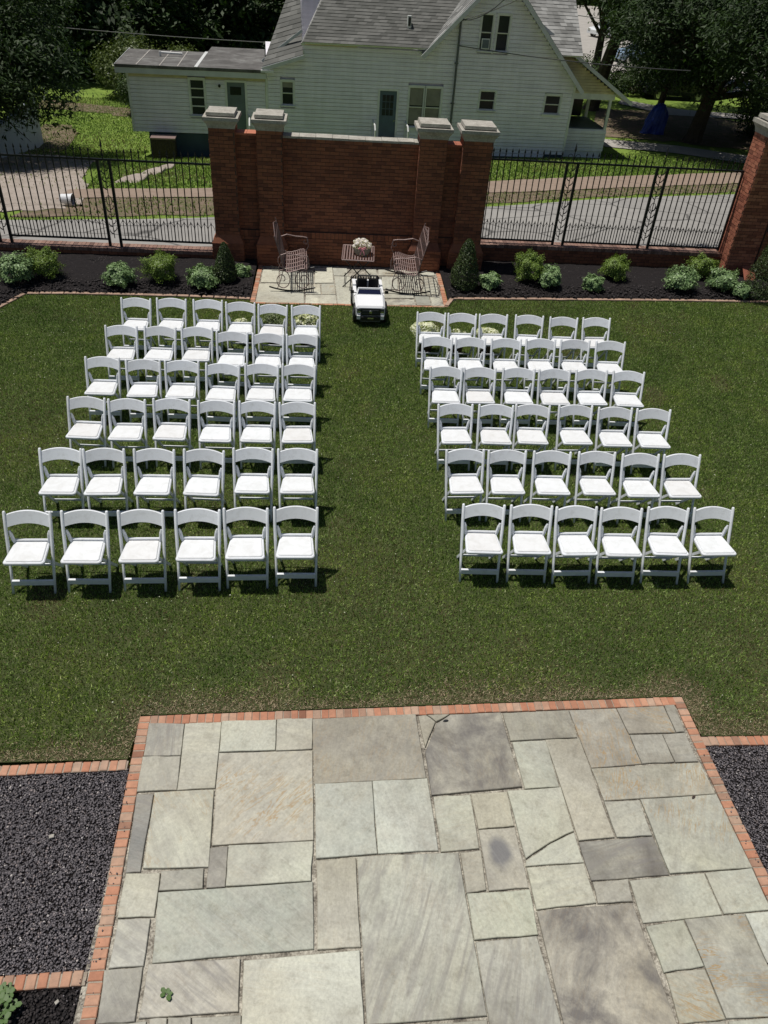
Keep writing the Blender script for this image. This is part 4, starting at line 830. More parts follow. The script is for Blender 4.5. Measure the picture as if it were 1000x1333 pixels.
# small plants in the foreground
def sprig(name, label, x, y, z, n, r, h, leaf, seed):
    g = np.random.default_rng(seed); root = empty(name, (x, y, z), 0, label, 'plant'); m = MB(); LL = []
    for i in range(n):
        a = i * 2.4 + g.uniform(-.3, .3); rr = r * math.sqrt((i + .5) / n); hh = h * g.uniform(.5, 1) * (1 - .5 * (i / n)); p = Vector((rr * math.cos(a), rr * math.sin(a), hh))
        m.tube([(0, 0, -.01), tuple(p * .6 + Vector((0, 0, .01))), tuple(p)], .0015, 4)
        for q in range(3):
            b = a + (q - 1) * 1.5; d = Vector((math.cos(b), math.sin(b), .15)); sd = Vector((-d.y, d.x, 0)).normalized(); s = leaf * g.uniform(.8, 1.2); c = p + d * s * .6
            L = MB(); LL.append(L); L.quad([c - d * s * .55, c - d * s * .25 + sd * s * .42, c + d * s * .3 + sd * s * .40, c + d * s * .6 + Vector((0, 0, -.002)), c + d * s * .3 - sd * s * .40, c - d * s * .25 - sd * s * .42])
    m.build('stem', M['weed'], root); [L.build('leaf', M['weed'], root) for L in LL]
sprig('weed', 'tiny three leaved weed in the middle of a grey flagstone', -.95, 2.04, .008, 2, .018, .015, .03, 4)
sprig('leafy_plant', 'leafy green plant in black mulch at the lower left corner', -1.98, 1.99, -.02, 26, .125, .13, .034, 5)

# ------------------------------------------------------------------ the white house
HZ = 2.6
house = empty('white_house', (10.95, 36.9, -HZ), R_(4), 'long white clapboard house with grey shingle roofs and a blue door', 'house')
def hb(mb, name, mat, parent=None, **k): 
    o = mb.build(name, mat, parent or house); 
    if not parent: o.location = (0, 0, HZ)
    return o
def span_at(poly, z):
    X = []
    for i in range(len(poly)):
        (x0, z0), (x1, z1) = poly[i - 1], poly[i]
        if (z0 <= z) != (z1 <= z): X.append(x0 + (x1 - x0) * (z - z0) / (z1 - z0))
    X.sort(); return [(X[i], X[i + 1]) for i in range(0, len(X) - 1, 2)]
def clap(poly, y, holes, name, parent, mats, stain=None, bh=.145, dirs=None):
    mb = MB(); z = min(p[1] for p in poly); top = max(p[1] for p in poly); rr = random.Random(len(name) + int(y * 10))
    while z < top - .01:
        for (a, b) in span_at(poly, z + bh * .5):
            segs = [(a, b)]
            for (hx0, hx1, hz0, hz1) in holes:
                if z + bh > hz0 + .02 and z < hz1 - .02:
                    ns = []
                    for s, e in segs:
                        if hx1 <= s or hx0 >= e: ns.append((s, e)); continue
                        if s < hx0: ns.append((s, hx0))
                        if e > hx1: ns.append((hx1, e))
                    segs = ns
            for s, e in segs:
                if e - s < .02: continue
                mi = 1 if stain and stain((s + e) / 2, z) else 0; w = rr.uniform(-.002, .002)
                a0, a1, zb_ = y - .040 + w, y - .022, z + bh - .022
                mb.quad([(s, a0, z), (e, a0, z), (e, a1, zb_), (s, a1, zb_)], mi); mb.quad([(s, a1, zb_), (e, a1, zb_), (e, y + .012, zb_), (s, y + .012, zb_)], mi)
                mb.quad([(s, y + .012, zb_), (e, y + .012, zb_), (e, y + .012, z + bh), (s, y + .012, z + bh)], mi)
                mb.quad([(s, y + .012, z), (e, y + .012, z), (e, a0, z), (s, a0, z)], mi)
        z += bh
    o = mb.build(name, mats, parent); o['kind'] = 'stuff'; return o
def window(x0, x1, z0, z1, y=0.0, rows=2, cols=1, mat='glass', shade=.0, label=None, name='window'):
    f = MB(); t = .075
    f.box(x0 - t, x0, y - .05, y + .02, z0 - t, z1 + t); f.box(x1, x1 + t, y - .05, y + .02, z0 - t, z1 + t)
    f.box(x0, x1, y - .05, y + .02, z1, z1 + t * 1.2); f.box(x0, x1, y - .05, y + .02, z0 - t, z0)
    fr = hb(f, name, M['trim']); 
    if label: fr['label'] = label
    MB().box(x0 - t * 1.3, x1 + t * 1.3, y - .10, y - .052, z0 - t * .9, z0 - t * .3).build('sill', M['trim'], fr)
    dz = (z1 - z0) / rows; dx = (x1 - x0) / cols
    for r in range(rows):
        for c in range(cols):
            a, b, p, q = x0 + c * dx, x0 + (c + 1) * dx, z0 + r * dz, z0 + (r + 1) * dz; yy = y + .0 if r == rows - 1 else y + .03
            MB().box(a + .022, b - .022, yy + .012, yy + .02, p + .022, q - .022).build('pane', M[mat], fr)
            s = MB(); e = .022
            s.box(a, a + e, yy - .01, yy + .03, p, q); s.box(b - e, b, yy - .01, yy + .03, p, q); s.box(a + e, b - e, yy - .01, yy + .03, p, p + e); s.box(a + e, b - e, yy - .01, yy + .03, q - e, q)
            s.build('sash', M['trim'], fr)
            if shade and (r == rows - 1 or shade > .85): MB().box(a + .035, b - .035, yy + .004, yy + .0105, q - dz * shade, q - .03).build('blind', M['blind'], fr)
    return fr
# local x runs right (= -u)
HOLES = [(-7.53, -6.92, -1.55, -.05), (-6.82, -6.18, -1.55, -.05), (-8.79, -8.07, -2.2, -.22), (-12.88, -12.42, -.90, -.05), (-4.47, -3.82, -.78, -.07), (-1.56, -.90, -.83, -.13), (-4.76, -4.30, 1.42, 2.68), (-4.08, -3.60, 1.42, 2.68)]
for (x0, x1, z0, z1) in [HOLES[0], HOLES[1]]: window(x0, x1, z0, z1, shade=.9)
window(*HOLES[3], shade=.5); window(*HOLES[4], rows=2, label='small dark window left of the service mast'); window(*HOLES[5], rows=2, cols=1)
window(*HOLES[6], rows=2, label='left attic window with a fan unit in its lower sash'); window(*HOLES[7], rows=2, cols=1, label='right attic window of the pair')
MB_ = MB(); MB_.box(-4.70, -4.37, -.12, -.02, 1.47, 1.85); a_ = hb(MB_, 'window_unit', M['trim'])
MB().box(-4.67, -4.40, -.13, -.125, 1.51, 1.81).build('grille', M['greydoor'], a_)
holes = [(a - .07, b + .07, c - .07, d + .08) for a, b, c, d in HOLES]
MAIN = [(-.32, -2.5), (-.32, .30), (-4.1, 4.12), (-6.95, 1.30), (-12.02, 1.42), (-12.0, .98), (-13.5, .42), (-13.5, -3.2)][::-1]
wall = hb(MB().prism([(-13.5, .09), (-.32, .09), (-.32, 9), (-13.5, 9)], -3.6, .3), 'wall', M['siding'])
g = MB(); g.quad([(x, .085, z) for x, z in ((-.32, .3), (-4.1, 4.12), (-6.95, 1.3), (-12.02, 1.42), (-12.0, .98), (-13.5, .42), (-13.5, .3))]); g.build('gable_wall', M['siding'], wall)
def stain_main(x, z):
    return (-12.0 < x < -7.2 and z > .72) or (-13.5 < x < -12 and z > .1)
clap(MAIN, 0.0, holes, 'siding_boards', wall, [M['siding'], M['stain']], stain_main)
f = MB().box(-13.5, -.32, -.012, -.002, -3.6, -2.5); f.build('foundation', M['bluewall'], wall)
m = MB(); m.box(-.40, -.30, -.05, -.03, -2.45, .28); m.build('corner_board', M['trim'], wall)
m = MB(); m.box(-13.55, -13.45, -.05, -.03, -3.0, .05); m.build('corner_board', M['trim'], wall)
# blue door with nine lights
d = hb(MB().box(-8.79, -8.07, .0, .04, -2.2, -.22), 'door', M['bluedoor']); 
for r in range(3):
    for c in range(3): MB().box(-8.67 + c * .165, -8.53 + c * .165, -.012, -.001, -.62 - r * .27, -.38 - r * .27).build('pane', M['glass'], d)
t = MB(); t.box(-8.88, -8.79, -.045, .02, -2.2, -.13); t.box(-8.07, -7.98, -.045, .02, -2.2, -.13); t.box(-8.79, -8.07, -.045, .02, -.22, -.13); t.build('door_trim', M['trim'], d)
MB().lathe([(.02, 0), (.03, .02), (.02, .05)], (-8.13, -.04, -1.35), 8, axis='y').build('handle', M['chrome'], d)
m = MB(); m.quad([(-9.2, -1.1, -2.25), (-7.7, -1.1, -2.25), (-7.7, 0, -2.2), (-9.2, 0, -2.2)]); m.box(-9.2, -7.7, -1.1, -.04, -2.9, -2.25); hb(m, 'door_step', M['conc'])
def rail(x, name='handrail'):
    m = MB(); m.tube([(x, -1.05, -2.3), (x, -1.05, -1.55), (x, -.9, -1.40), (x, -.1, -1.35)], .035, 6); m.tube([(x, -.1, -2.2), (x, -.1, -1.35)], .03, 6); return hb(m, name, M['trim'])
rail(-9.05); rail(-7.65)
# left wing
W0, W1 = -19.05, -13.56
hb(MB().prism([(-18.45, .06), (W1, .06), (W1, 4.0), (-18.45, 4.0)], -3.9, -2.16), 'blue_foundation', M['bluewall'])
wing = hb(MB().prism([(W0, .11), (W1, .11), (W1, 4.0), (W0, 4.0)], -2.14, .06), 'wing_wall', M['siding'])
WH = [(-16.60, -16.05, -1.42, -.12), (-15.12, -14.40, -2.14, -.16)]
clap([(W0, -2.12), (W1, -2.12), (W1, .04), (W0, .04)], .02, [(a - .07, b + .07, c - .08, e + .08) for a, b, c, e in WH], 'siding_boards', wing, [M['siding'], M['stain']], lambda x, z: z > -.20)
m = MB(); m.box(W0 - .02, W0 + .07, -.03, -.012, -2.13, .04); m.build('corner_board', M['trim'], wing)
m = MB(); m.box(W0 - .35, W1 + .05, -.30, -.26, .05, .33); m.box(W0 - .39, W0 - .35, -.30, 4.2, .05, .36); hb(m, 'fascia', M['fascia'])
window(*WH[0], y=.0, rows=4, cols=1, label='tall slatted window beside the grey wing door')
d = hb(MB().box(-15.12, -14.40, .0, .03, -2.14, -.16), 'door', M['greydoor']); MB().box(-15.0, -14.55, -.008, -.001, -.62, -.32).build('pane', M['glass'], d)
t = MB(); t.box(-15.21, -15.12, -.035, .01, -2.14, -.08); t.box(-14.40, -14.31, -.035, .01, -2.14, -.08); t.box(-15.12, -14.40, -.035, .01, -.16, -.08); t.build('door_trim', M['trim'], d)
l = hb(MB().lathe([(.05, 0), (.06, .05), (.03, .12)], (-15.42, -.14, -.30), 8, axis='y'), 'porch_light', M['iron']); MB().lathe([(.02, 0), (.05, .08), (.02, .12)], (-15.42, -.07, -.36), 8).build('shade', M['glass'], l)
rail(-14.25)
r = hb(MB().prism([(W0 - .37, -.32), (-16.30, -.32), (-16.10, 3.9), (W0 - .37, 3.9)], .25, .36), 'flat_roof', M['felt'])
m = MB(); m.prism([(-16.35, -.33), (-16.22, -.33), (-16.02, 3.9), (-16.15, 3.9)], .362, .385); m.build('roof_flashing', M['trim'], r)
m = MB(); 
for x in (-18.6, -17.7, -17.0): m.bar((x, -.3, .365), (x + .1, 3.85, .365), .04, .012)
m.bar((-19.3, 1.7, .366), (-16.4, 1.7, .366), .04, .012); m.build('felt_seam', M['conc'], r)
r = hb(MB().prism([(-16.29, -.32), (-13.55, -.32), (-13.55, 5.6), (-15.95, 5.6)], .255, .372), 'flat_roof', M['felt']); r['label'] = 'browner section of the flat roof beside the house'
m = MB(); m.tube([(-17.9, 2.1, .37), (-17.9, 2.1, .55)], .05, 8); m.tube([(-17.85, 2.15, .50), (-17.0, 2.25, .47)], .045, 6); hb(m, 'roof_pipe', M['trim'])
# roofs
def shingles(mb_p, a, b, c, dd, n, per, mat, parent, th=.012, jit=0.0):
    """courses of shingles on the quad a (eave left) b (eave right) c (top right) dd (top left)"""
    a, b, c, dd = map(Vector, (a, b, c, dd)); nrm = (b - a).cross(dd - a).normalized(); mb = MB(); rr = random.Random(n)
    for i in range(n):
        t0, t1 = i / n, min((i + 1.15) / n, 1.0); p0 = a.lerp(dd, t0); q0 = b.lerp(c, t0); p1 = a.lerp(dd, t1); q1 = b.lerp(c, t1)
        k = max(2, int((q0 - p0).length / per)); s = -.5 * (i % 2)
        while s < k:
            u0 = max(s, 0) / k; u1 = min(s + 1, k) / k; s += 1
            if u1 - u0 < .001: continue
            h0 = th + rr.uniform(-.004, .006) + .008; lo0 = p0.lerp(q0, u0) + nrm * h0; lo1 = p0.lerp(q0, u1 - .0008) + nrm * h0
            hi1 = p1.lerp(q1, u1) + nrm * .004; hi0 = p1.lerp(q1, u0) + nrm * .004
            mb.quad([lo0, lo1, hi1, hi0]); mb.quad([lo0 - nrm * h0, lo1 - nrm * h0, lo1, lo0])
    o = mb.build('shingles', mat, parent); o['kind'] = 'stuff'; return o
def roofslab(name, a, b, c, dd, th, mat, mats='shingle', n=30, per=.3):
    a, b, c, dd = map(Vector, (a, b, c, dd)); nrm = (b - a).cross(dd - a).normalized(); m = MB(); P = [a, b, c, dd]; n0 = len(m.v)
    m.v += [tuple(p) for p in P] + [tuple(p - nrm * th) for p in P]
    for f in ((0, 1, 2, 3), (7, 6, 5, 4), (0, 4, 5, 1), (1, 5, 6, 2), (2, 6, 7, 3), (3, 7, 4, 0)): m.f.append(f); m.m.append(0)
    o = hb(m, name, M[mat]); shingles(None, a, b, c, dd, n, per, M[mats], o); return o
k = .84
roofslab('roof', (-12.05, -.35, 1.42), (-6.95, -.35, 1.42), (-1.67, 6.0, 1.42 + k * 6.35), (-8.6, 6.0, 1.42 + k * 6.35), .08, 'fascia', 'shingle', 52, .30)
rv = hb(MB().box(-7.75, -7.60, .35, .55, 2.0, 2.45), 'roof_vent', M['trim']); MB().box(-7.72, -7.63, .335, .348, 2.1, 2.4).build('opening', M['tb'], rv)
hip = roofslab('hip_edge', (-12.10, -.36, 1.36), (-12.00, -.36, 1.42), (-8.55, 6.0, 1.42 + k * 6.35), (-8.72, 6.0, 1.36 + k * 6.35), .10, 'fascia', 'shingle2', 10, .2)
# pale shingled slope at the right end of the ridge
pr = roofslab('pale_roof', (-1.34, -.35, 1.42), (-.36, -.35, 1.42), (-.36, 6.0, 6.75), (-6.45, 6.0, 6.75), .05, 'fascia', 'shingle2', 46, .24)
hb(MB().box(-11.95, -10.0, 3.0, 6, -2, 6.2), 'upper_wall', M['siding'])
clap([(-11.95, .5), (-10.0, .5), (-10.0, 6.2), (-11.95, 6.2)], 3.0, [], 'siding_boards', wing, [M['siding'], M['stain']])
# front cross gable with rakes and return slopes
AP = (-4.1, 4.30)
def rake(x0, z0, x1, z1, y, name='rake_board', w=.16, t=.05):
    return hb(MB().bar((x0, y, z0), (x1, y, z1), t, w, up=(0, 0, 1)), name, M['fascia'])
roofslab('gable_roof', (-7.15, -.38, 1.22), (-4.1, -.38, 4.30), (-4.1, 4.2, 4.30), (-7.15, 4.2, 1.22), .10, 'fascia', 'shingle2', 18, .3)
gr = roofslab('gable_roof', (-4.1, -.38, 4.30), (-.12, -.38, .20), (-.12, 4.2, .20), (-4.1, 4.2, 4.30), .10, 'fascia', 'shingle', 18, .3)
rake(-7.17, 1.10, -4.1, 4.18, -.42); rake(-4.1, 4.18, -.10, .07, -.42)
# lean-to at the left end of the main body
roofslab('lean_roof', (-13.66, -.32, .50), (-12.02, -.32, .98), (-12.02, 3.0, 3.2), (-12.35, 3.0, 3.103), .06, 'fascia', 'shingle', 16, .3)
rake(-13.66, .40, -11.95, .92, -.36, w=.14); rake(-13.66, .60, -12.02, 1.75, .3, w=.10)
hb(MB().box(-13.72, -13.2, -.42, -.28, .30, .38), 'gutter', M['trim'])
# porch at the right with its own low gable
porch = hb(MB().box(-.30, 1.80, .80, 3.6, -2.9, -1.55), 'porch_base', M['siding'])
clap([(-.28, -2.45), (1.82, -2.45), (1.82, -1.52), (-.28, -1.52)], .79, [], 'siding_boards', porch, [M['siding'], M['stain']])
for x, y in ((1.74, .86), (-.2, .86), (1.74, 3.5), (.8, 3.5), (.25, 2.2)): MB().box(x - .06, x + .06, y - .06, y + .06, -1.55, -.32).build('porch_post', M['trim'], porch)
MB().box(-.28, 1.9, .78, .95, -.34, -.10).build('porch_beam', M['trim'], porch)
MB().box(1.70, 1.88, .95, 3.6, -.34, -.10).build('porch_beam', M['trim'], porch)
MB().box(-.3, 1.8, .9, 3.6, -1.545, -1.52).build('porch_floor', M['greydoor'], porch)
MB().box(-.3, 1.8, .96, 3.6, -.12, -.09).build('porch_ceiling', M['stain'], porch)
MB().box(-.32, -.28, .9, 3.6, -1.6, -.1).build('porch_inner_wall', M['glass'], porch); MB().box(-.27, 1.5, 3.56, 3.62, -1.5, -.15).build('porch_shade_panel', M['glass'], porch)  # dark back panel added to stand for the shade inside the porch
clap([(-.3, -.10), (1.9, -.10), (-2.55, 2.50), (-3.6, 2.5)], .80, [], 'gable_siding', porch, [M['siding'], M['stain']], lambda x, z: True, .11)
roofslab('porch_roof', (-2.6, .45, 2.70), (2.55, .45, -.34), (2.55, 4.4, -.34), (-2.6, 4.4, 2.70), .08, 'fascia', 'shingle', 20, .3)
hb(MB().bar((-2.55, .42, 2.62), (2.6, .42, -.42), .04, .14), 'rake_board', M['fascia'])
m = MB(); m.tube([(-5.66, -.12, -1.6), (-5.66, -.12, 2.42), (-5.62, -.16, 2.50)], .045, 8); m.lathe([(.05, 0), (.09, .05), (.06, .13), (.02, .15)], (-5.62, -.16, 2.42), 8)
sm = hb(m, 'service_mast', M['galv']); 
for z in (.9, -.6): MB().box(-5.74, -5.58, -.10, -.03, z, z + .04).build('strap', M['galv'], sm)
def wld(x, y, z):  # house frame -> world
    c, s = math.cos(R_(4)), math.sin(R_(4)); return (10.95 + x * c - y * s, 36.9 + x * s + y * c, z)
def cable(a, b, sag, label, mat='cable', r=.018):
    a = Vector(a); b = Vector(b); P = [a.lerp(b, t) + Vector((0, 0, -sag * 4 * t * (1 - t))) for t in np.linspace(0, 1, 12)]
    tag(MB().tube(P, r, 5).build('overhead_cable', M[mat]), label, 'cable')
hd = wld(-5.6, -.2, 2.45)
cable(hd, wld(-1.0, -9.0, 7.0), .5, 'service cable rising right from the mast past the attic windows', 'cablew')
cable(hd, wld(-3.6, -6.0, 6.5), .9, 'looser dark service cable rising right from the mast', 'cable')
cable(wld(-5.66, -.1, 1.55), wld(3.5, -2.4, 1.35), .12, 'thin cable running level across the gable siding')
cable((-30, 44, 1.4), (-3.2, 46, .13), .3, 'cable crossing the dark wood above the flat roof', 'cablew')
cable((12.0, 46, 2.2), (34, 46, 1.2), .1, 'cable crossing right of the pale roof in front of trees', 'cablew')
# ------------------------------------------------------------------ things round the house
def at(x, y): return (x, y, zt(x, y) - .06)
b = empty('slatted_box', at(-6.75, 35.0), R_(3), 'brown slatted box standing by the blue foundation of the wing', 'box')
MB().box(-.46, .46, -.3, .3, .02, .80).build('body', M['pot'], b)
for i in range(9): MB().box(-.48 + i * .11, -.42 + i * .11, -.335, -.302, .02, .78).build('slat', M['bark'], b)
MB().box(-.50, .50, -.34, .34, .802, .86).build('lid', M['rust_iron'], b)
b = empty('bucket', (-6.72, 21.12, zt(-6.72, 21.12) + .13), R_(-8), 'white plastic bucket lying on its side on the verge', 'bucket')
MB().lathe([(.10, -.16), (.115, -.12), (.135, .13), (.145, .14), (.145, .17), (.13, .17), (.115, -.10), (.02, -.12)], (0, 0, 0), 20, axis='x').build('shell', M['bucketm'], b)
MB().lathe([(.125, .10), (.125, .102)], (0, 0, 0), 18, axis='x').build('dark_inside', M['tb'], b)
MB().tube([(.15, .145, 0), (.2, .1, -.08), (.22, 0, -.11), (.2, -.1, -.08), (.15, -.145, 0)], .006, 5).build('handle', M['iron'], b)
for i, (x, y, sx, sy, lab) in enumerate(((-6.35, 26.9, .35, .8, 'pale broken slab nearest the pink walk on the lawn'), (-6.15, 29.3, .28, .7, 'middle broken slab of the line on the lawn'), (-6.0, 31.0, .22, .5, 'farthest broken slab near the slatted box'))):
    P = [(-sx, -sy), (sx * .8, -sy * .8), (sx, sy * .1), (sx * .6, sy), (-sx * .5, sy * .85), (-sx * 1.1, sy * .2)]
    tag(MB().prism(P, -.1, .07, ch=.02).build('broken_slab', M['gravelpad'], loc=at(x, y), rz=-.25), lab, 'slab')
r = empty('garden_wall', at(-13.3, 34), 0, 'white rendered garden wall under the overhanging tree', 'wall')
MB().prism([(.7, -8), (.95, -8), (.33, 5), (.08, 5)], -1.2, 1.15).build('wall_face', M['wallw'], r); MB().prism([(.67, -8), (.98, -8), (.36, 5.03), (.05, 5.03)], 1.153, 1.21).build('coping', M['wallw'], r)
# blue tarpaulin over a garden object
tp = MB(); K = 28; H = [0, .12, .5, .85, 1.12, 1.3, 1.40]; RX = [.66, .60, .56, .50, .42, .30, .06]; gg = random.Random(4); ph = [gg.uniform(-.10, .12) for _ in range(K)]
for h, rx in zip(H, RX):
    for j in range(K):
        a = 2 * math.pi * j / K; q = rx * (1 + ph[j] * (1.6 - h) * 1.3 + .09 * math.sin(a * 7 + h * 3) + .06 * math.sin(a * 4 - h * 5)); tp.v.append((q * math.cos(a) + .12 * h, q * .7 * math.sin(a), h * (1 + .05 * math.sin(a * 3)) ))
for i in range(len(H) - 1):
    for j in range(K): tp.f.append((i * K + j, i * K + (j + 1) % K, (i + 1) * K + (j + 1) % K, (i + 1) * K + j)); tp.m.append(0)
x, y, z = at(17.35, 44.2); tag(tp.build('tarpaulin', M['tarp'], loc=(x, y, z)), 'blue tarpaulin draped over a tall object under the trees', 'tarpaulin')

def car(x, y, z, rz, paint, label, name='parked_car', suv=False):
    c = empty(name, (x, y, z), rz, label, 'car'); h = .35 if suv else 0
    prof = [(-2.2, .45), (-2.25, .75), (-2.1, 1.0 + h * .3), (-1.1, 1.08 + h * .3), (.9, 1.05 + h * .3), (1.9, .88 + h * .3), (2.2, .72), (2.22, .4), (1.8, .32), (-1.9, .32)]
    def slab(P, w0, w1, zsplit, nm, mat):
        m = MB(); n = len(P)
        for s in (-1, 1):
            for (px, pz) in P: m.v.append((px, s * (w0 if pz < zsplit else w1), pz))
        m.f.append(tuple(range(n))); m.f.append(tuple(range(n, 2 * n))[::-1]); m.m += [0, 0]
        for i in range(n): j = (i + 1) % n; m.f.append((i, i + n, j + n, j)); m.m.append(0)
        return m.build(nm, mat, c)
    body = slab(prof, .90, .86, .9, 'body', paint)
    slab([(-1.95, 1.06 + h * .3), (-1.55, 1.42 + h), (.35, 1.45 + h), (1.05, 1.06 + h * .3)], .80, .66, 1.2, 'cabin', M['glass'])
    MB().box(-1.5, .32, -.66, .66, 1.44 + h, 1.50 + h).build('roof', paint, c)
    for sx in (-1.35, 1.35):
        for s in (-1, 1):
            w_ = MB().lathe([(.20, -.09), (.33, -.10), (.34, .0), (.33, .10), (.20, .09)], (sx, s * .84, .34), 16, axis='y').build('wheel', M['tb'], c)
            MB().lathe([(.06, -.105), (.20, -.108), (.20, .108), (.06, .105)], (sx, s * .84, .34), 10, axis='y').build('rim', M['chrome'], w_)
    for s in (-1, 1): MB().box(2.14, 2.24, s * .62 - .16, s * .62 + .16, .66, .80).build('headlight', M['chrome'], c)
    return c
car(22.6, 55.6, -2.82, R_(183), M['carblack'], 'black car parked at the kerb left of the big tree', suv=True)
car(28.4, 90.0, -2.82, R_(205), M['carwhite'], 'white car parked farthest away on the pale lot')
car(25.6, 72.0, -2.82, R_(190), M['carblue'], 'pale blue car parked half hidden behind the tree')
car(31.0, 73.5, -2.82, R_(185), M['carwhite'], 'white car parked right of the pale blue one behind leaves')

# ------------------------------------------------------------------ folding chairs
def chair_proto():
    c = empty('folding_chair', (0, 0, 0))
    def up(s): return MB().tube([(s * .200, 0, 0), (s * .203, .10, .22), (s * .207, .19, .425), (s * .212, .265, .60), (s * .214, .335, .765), (s * .214, .340, .778)], .015, 8, rs=[.0125, .014, .0165, .0165, .0155, .010])
    for s in (-1, 1): up(s).build('front_leg', M['white'], c, True)
    # curved top slat
    def slat(z0, z1, arch, y0, name):
        m = MB(); K = 12; n = 0
        for i in range(K + 1):
            t = i / K * 2 - 1; x = t * .200; bow = .020 * (1 - t * t); a = arch * (1 - t * t)
            for (zz, dy) in ((z0, -.009), (z1, -.009), (z1, .009), (z0, .009)):
                z = zz + a; m.v.append((x, y0 + (z - .6) * .455 + bow + dy, z))
        for i in range(K):
            for j in range(4): m.f.append((i * 4 + j, i * 4 + (j + 1) % 4, (i + 1) * 4 + (j + 1) % 4, (i + 1) * 4 + j)); m.m.append(0)
        return m.build(name, M['white'], c)
    slat(.628, .740, .028, .268, 'backrest')
    # seat with inset vinyl pad
    def ring(front, back, y0, y1, r, k=4):
        P = []
        for (cx, cy, a0) in ((front - r, y0 + r, -90), (back - r, y1 - r, 0), (-(back - r), y1 - r, 90), (-(front - r), y0 + r, 180)):
            for i in range(k + 1): a = R_(a0 + 90 * i / k); P.append((cx + r * math.cos(a), cy + r * math.sin(a)))
        return P
    s_ = MB().prism(ring(.192, .168, -.065, .285, .034), .425, .452, ch=.008); s_.xf(Matrix.Rotation(R_(-1.5), 4, 'X')); s_.build('seat', M['white'], c)
    p_ = MB().prism(ring(.172, .150, -.044, .266, .026), .4535, .4625, ch=.006); p_.xf(Matrix.Rotation(R_(-1.5), 4, 'X')); p_.build('seat_pad', M['pad'], c)
    # rear legs, crossing under the seat
    for s in (-1, 1):
        MB().bar((s * .178, .02, .432), (s * .178, .40, 0), .018, .030).build('rear_leg', M['white'], c)
        MB().tube([(s * .187, .275, .585), (s * .180, .272, .545), (s * .170, .268, .475), (s * .160, .262, .440)], .015, 6, rs=[.010, .019, .020, .016]).build('back_bracket', M['white'], c)
    MB().tube([(-.165, .272, .470), (.165, .272, .470)], .0135, 8).build('rear_rail', M['white'], c)
    MB().box(-.196, .196, .030, .056, .085, .140).build('front_stretcher', M['white'], c)
    MB().bar((-.17, .31, .11), (.17, .31, .11), .012, .022).build('rear_stretcher', M['white'], c)
    return c
CHAIRS= [[(-2.84,11.28),(-2.32,11.31),(-1.78,11.32),(-1.28,11.27),(-0.8,11.22),(-0.29,11.22)],[(-2.85,10.31),(-2.33,10.31),(-1.81,10.33),(-1.3,10.22),(-0.81,10.2),(-0.33,10.19)],[(-2.88,9.33),(-2.36,9.28),(-1.86,9.29),(-1.34,9.24),(-0.83,9.26),(-0.34,9.27)],[(-2.85,8.28),(-2.35,8.25),(-1.83,8.28),(-1.31,8.26),(-0.81,8.27),(-0.32,8.27)],[(-2.85,7.16),(-2.37,7.17),(-1.84,7.18),(-1.32,7.19),(-0.79,7.23),(-0.28,7.23)],[(-2.85,6.05),(-2.31,6.07),(-1.77,6.09),(-1.24,6.1),(-0.76,6.14),(-0.26,6.17)],[(1.63,11.13),(2.11,11.11),(2.6,11.13),(3.16,11.14),(3.69,11.11),(4.23,11.12)],[(1.62,10.25),(2.12,10.26),(2.64,10.27),(3.16,10.29),(3.66,10.3),(4.2,10.28)],[(1.64,9.32),(2.11,9.32),(2.64,9.34),(3.14,9.35),(3.67,9.36),(4.18,9.34)],[(1.64,8.32),(2.14,8.33),(2.62,8.35),(3.17,8.36),(3.68,8.33),(4.18,8.31)],[(1.62,7.29),(2.11,7.29),(2.62,7.29),(3.15,7.29),(3.67,7.27),(4.17,7.28)],[(1.66,6.25),(2.17,6.25),(2.64,6.24),(3.13,6.23),(3.63,6.24),(4.14,6.25)]]
ORD = ['aisle', 'second', 'third', 'fourth', 'fifth', 'outermost']
ROW = ['farthest', 'second farthest', 'third farthest', 'third nearest', 'second nearest', 'nearest']
proto = chair_proto(); first = True
cr = random.Random(21)
FLB = {(0, 3): 'with small white roses behind it', (0, 4): 'with pale green filler flowers behind it', (0, 5): 'with spreading white lilies behind it',
       (6, 0): 'with a big white hydrangea mound behind it', (6, 1): 'with sparse small white roses behind it', (6, 2): 'with a white flower clump at its corner'}
for ri, row in enumerate(CHAIRS):
    left = ri < 6; side = 'left' if left else 'right'
    for ci, (x, y) in enumerate(row):
        k = 5 - ci if left else ci
        lab = {0: 'aisle end white folding chair', 5: 'outermost white folding chair'}.get(k, '%s white folding chair from the aisle' % ORD[k]) + ' in the %s row of the %s block' % (ROW[ri % 6], side)
        if (ri, ci) in FLB: lab = {0: 'aisle end', 5: 'outermost'}.get(k, ORD[k] + ' from aisle') + ' chair, farthest %s row, ' % side + FLB[(ri, ci)]
        o = proto if first else copy_tree(proto); first = False
        rz = cr.uniform(-.035, .035); o.location = (x + .345 * math.sin(rz), y - .345 * math.cos(rz), -.004 + cr.uniform(-.004, .004)); o.rotation_euler = (cr.uniform(-.018, .018), cr.uniform(-.016, .016), rz)
        tag(o, lab, 'chair', 'white folding chairs set out on the lawn')

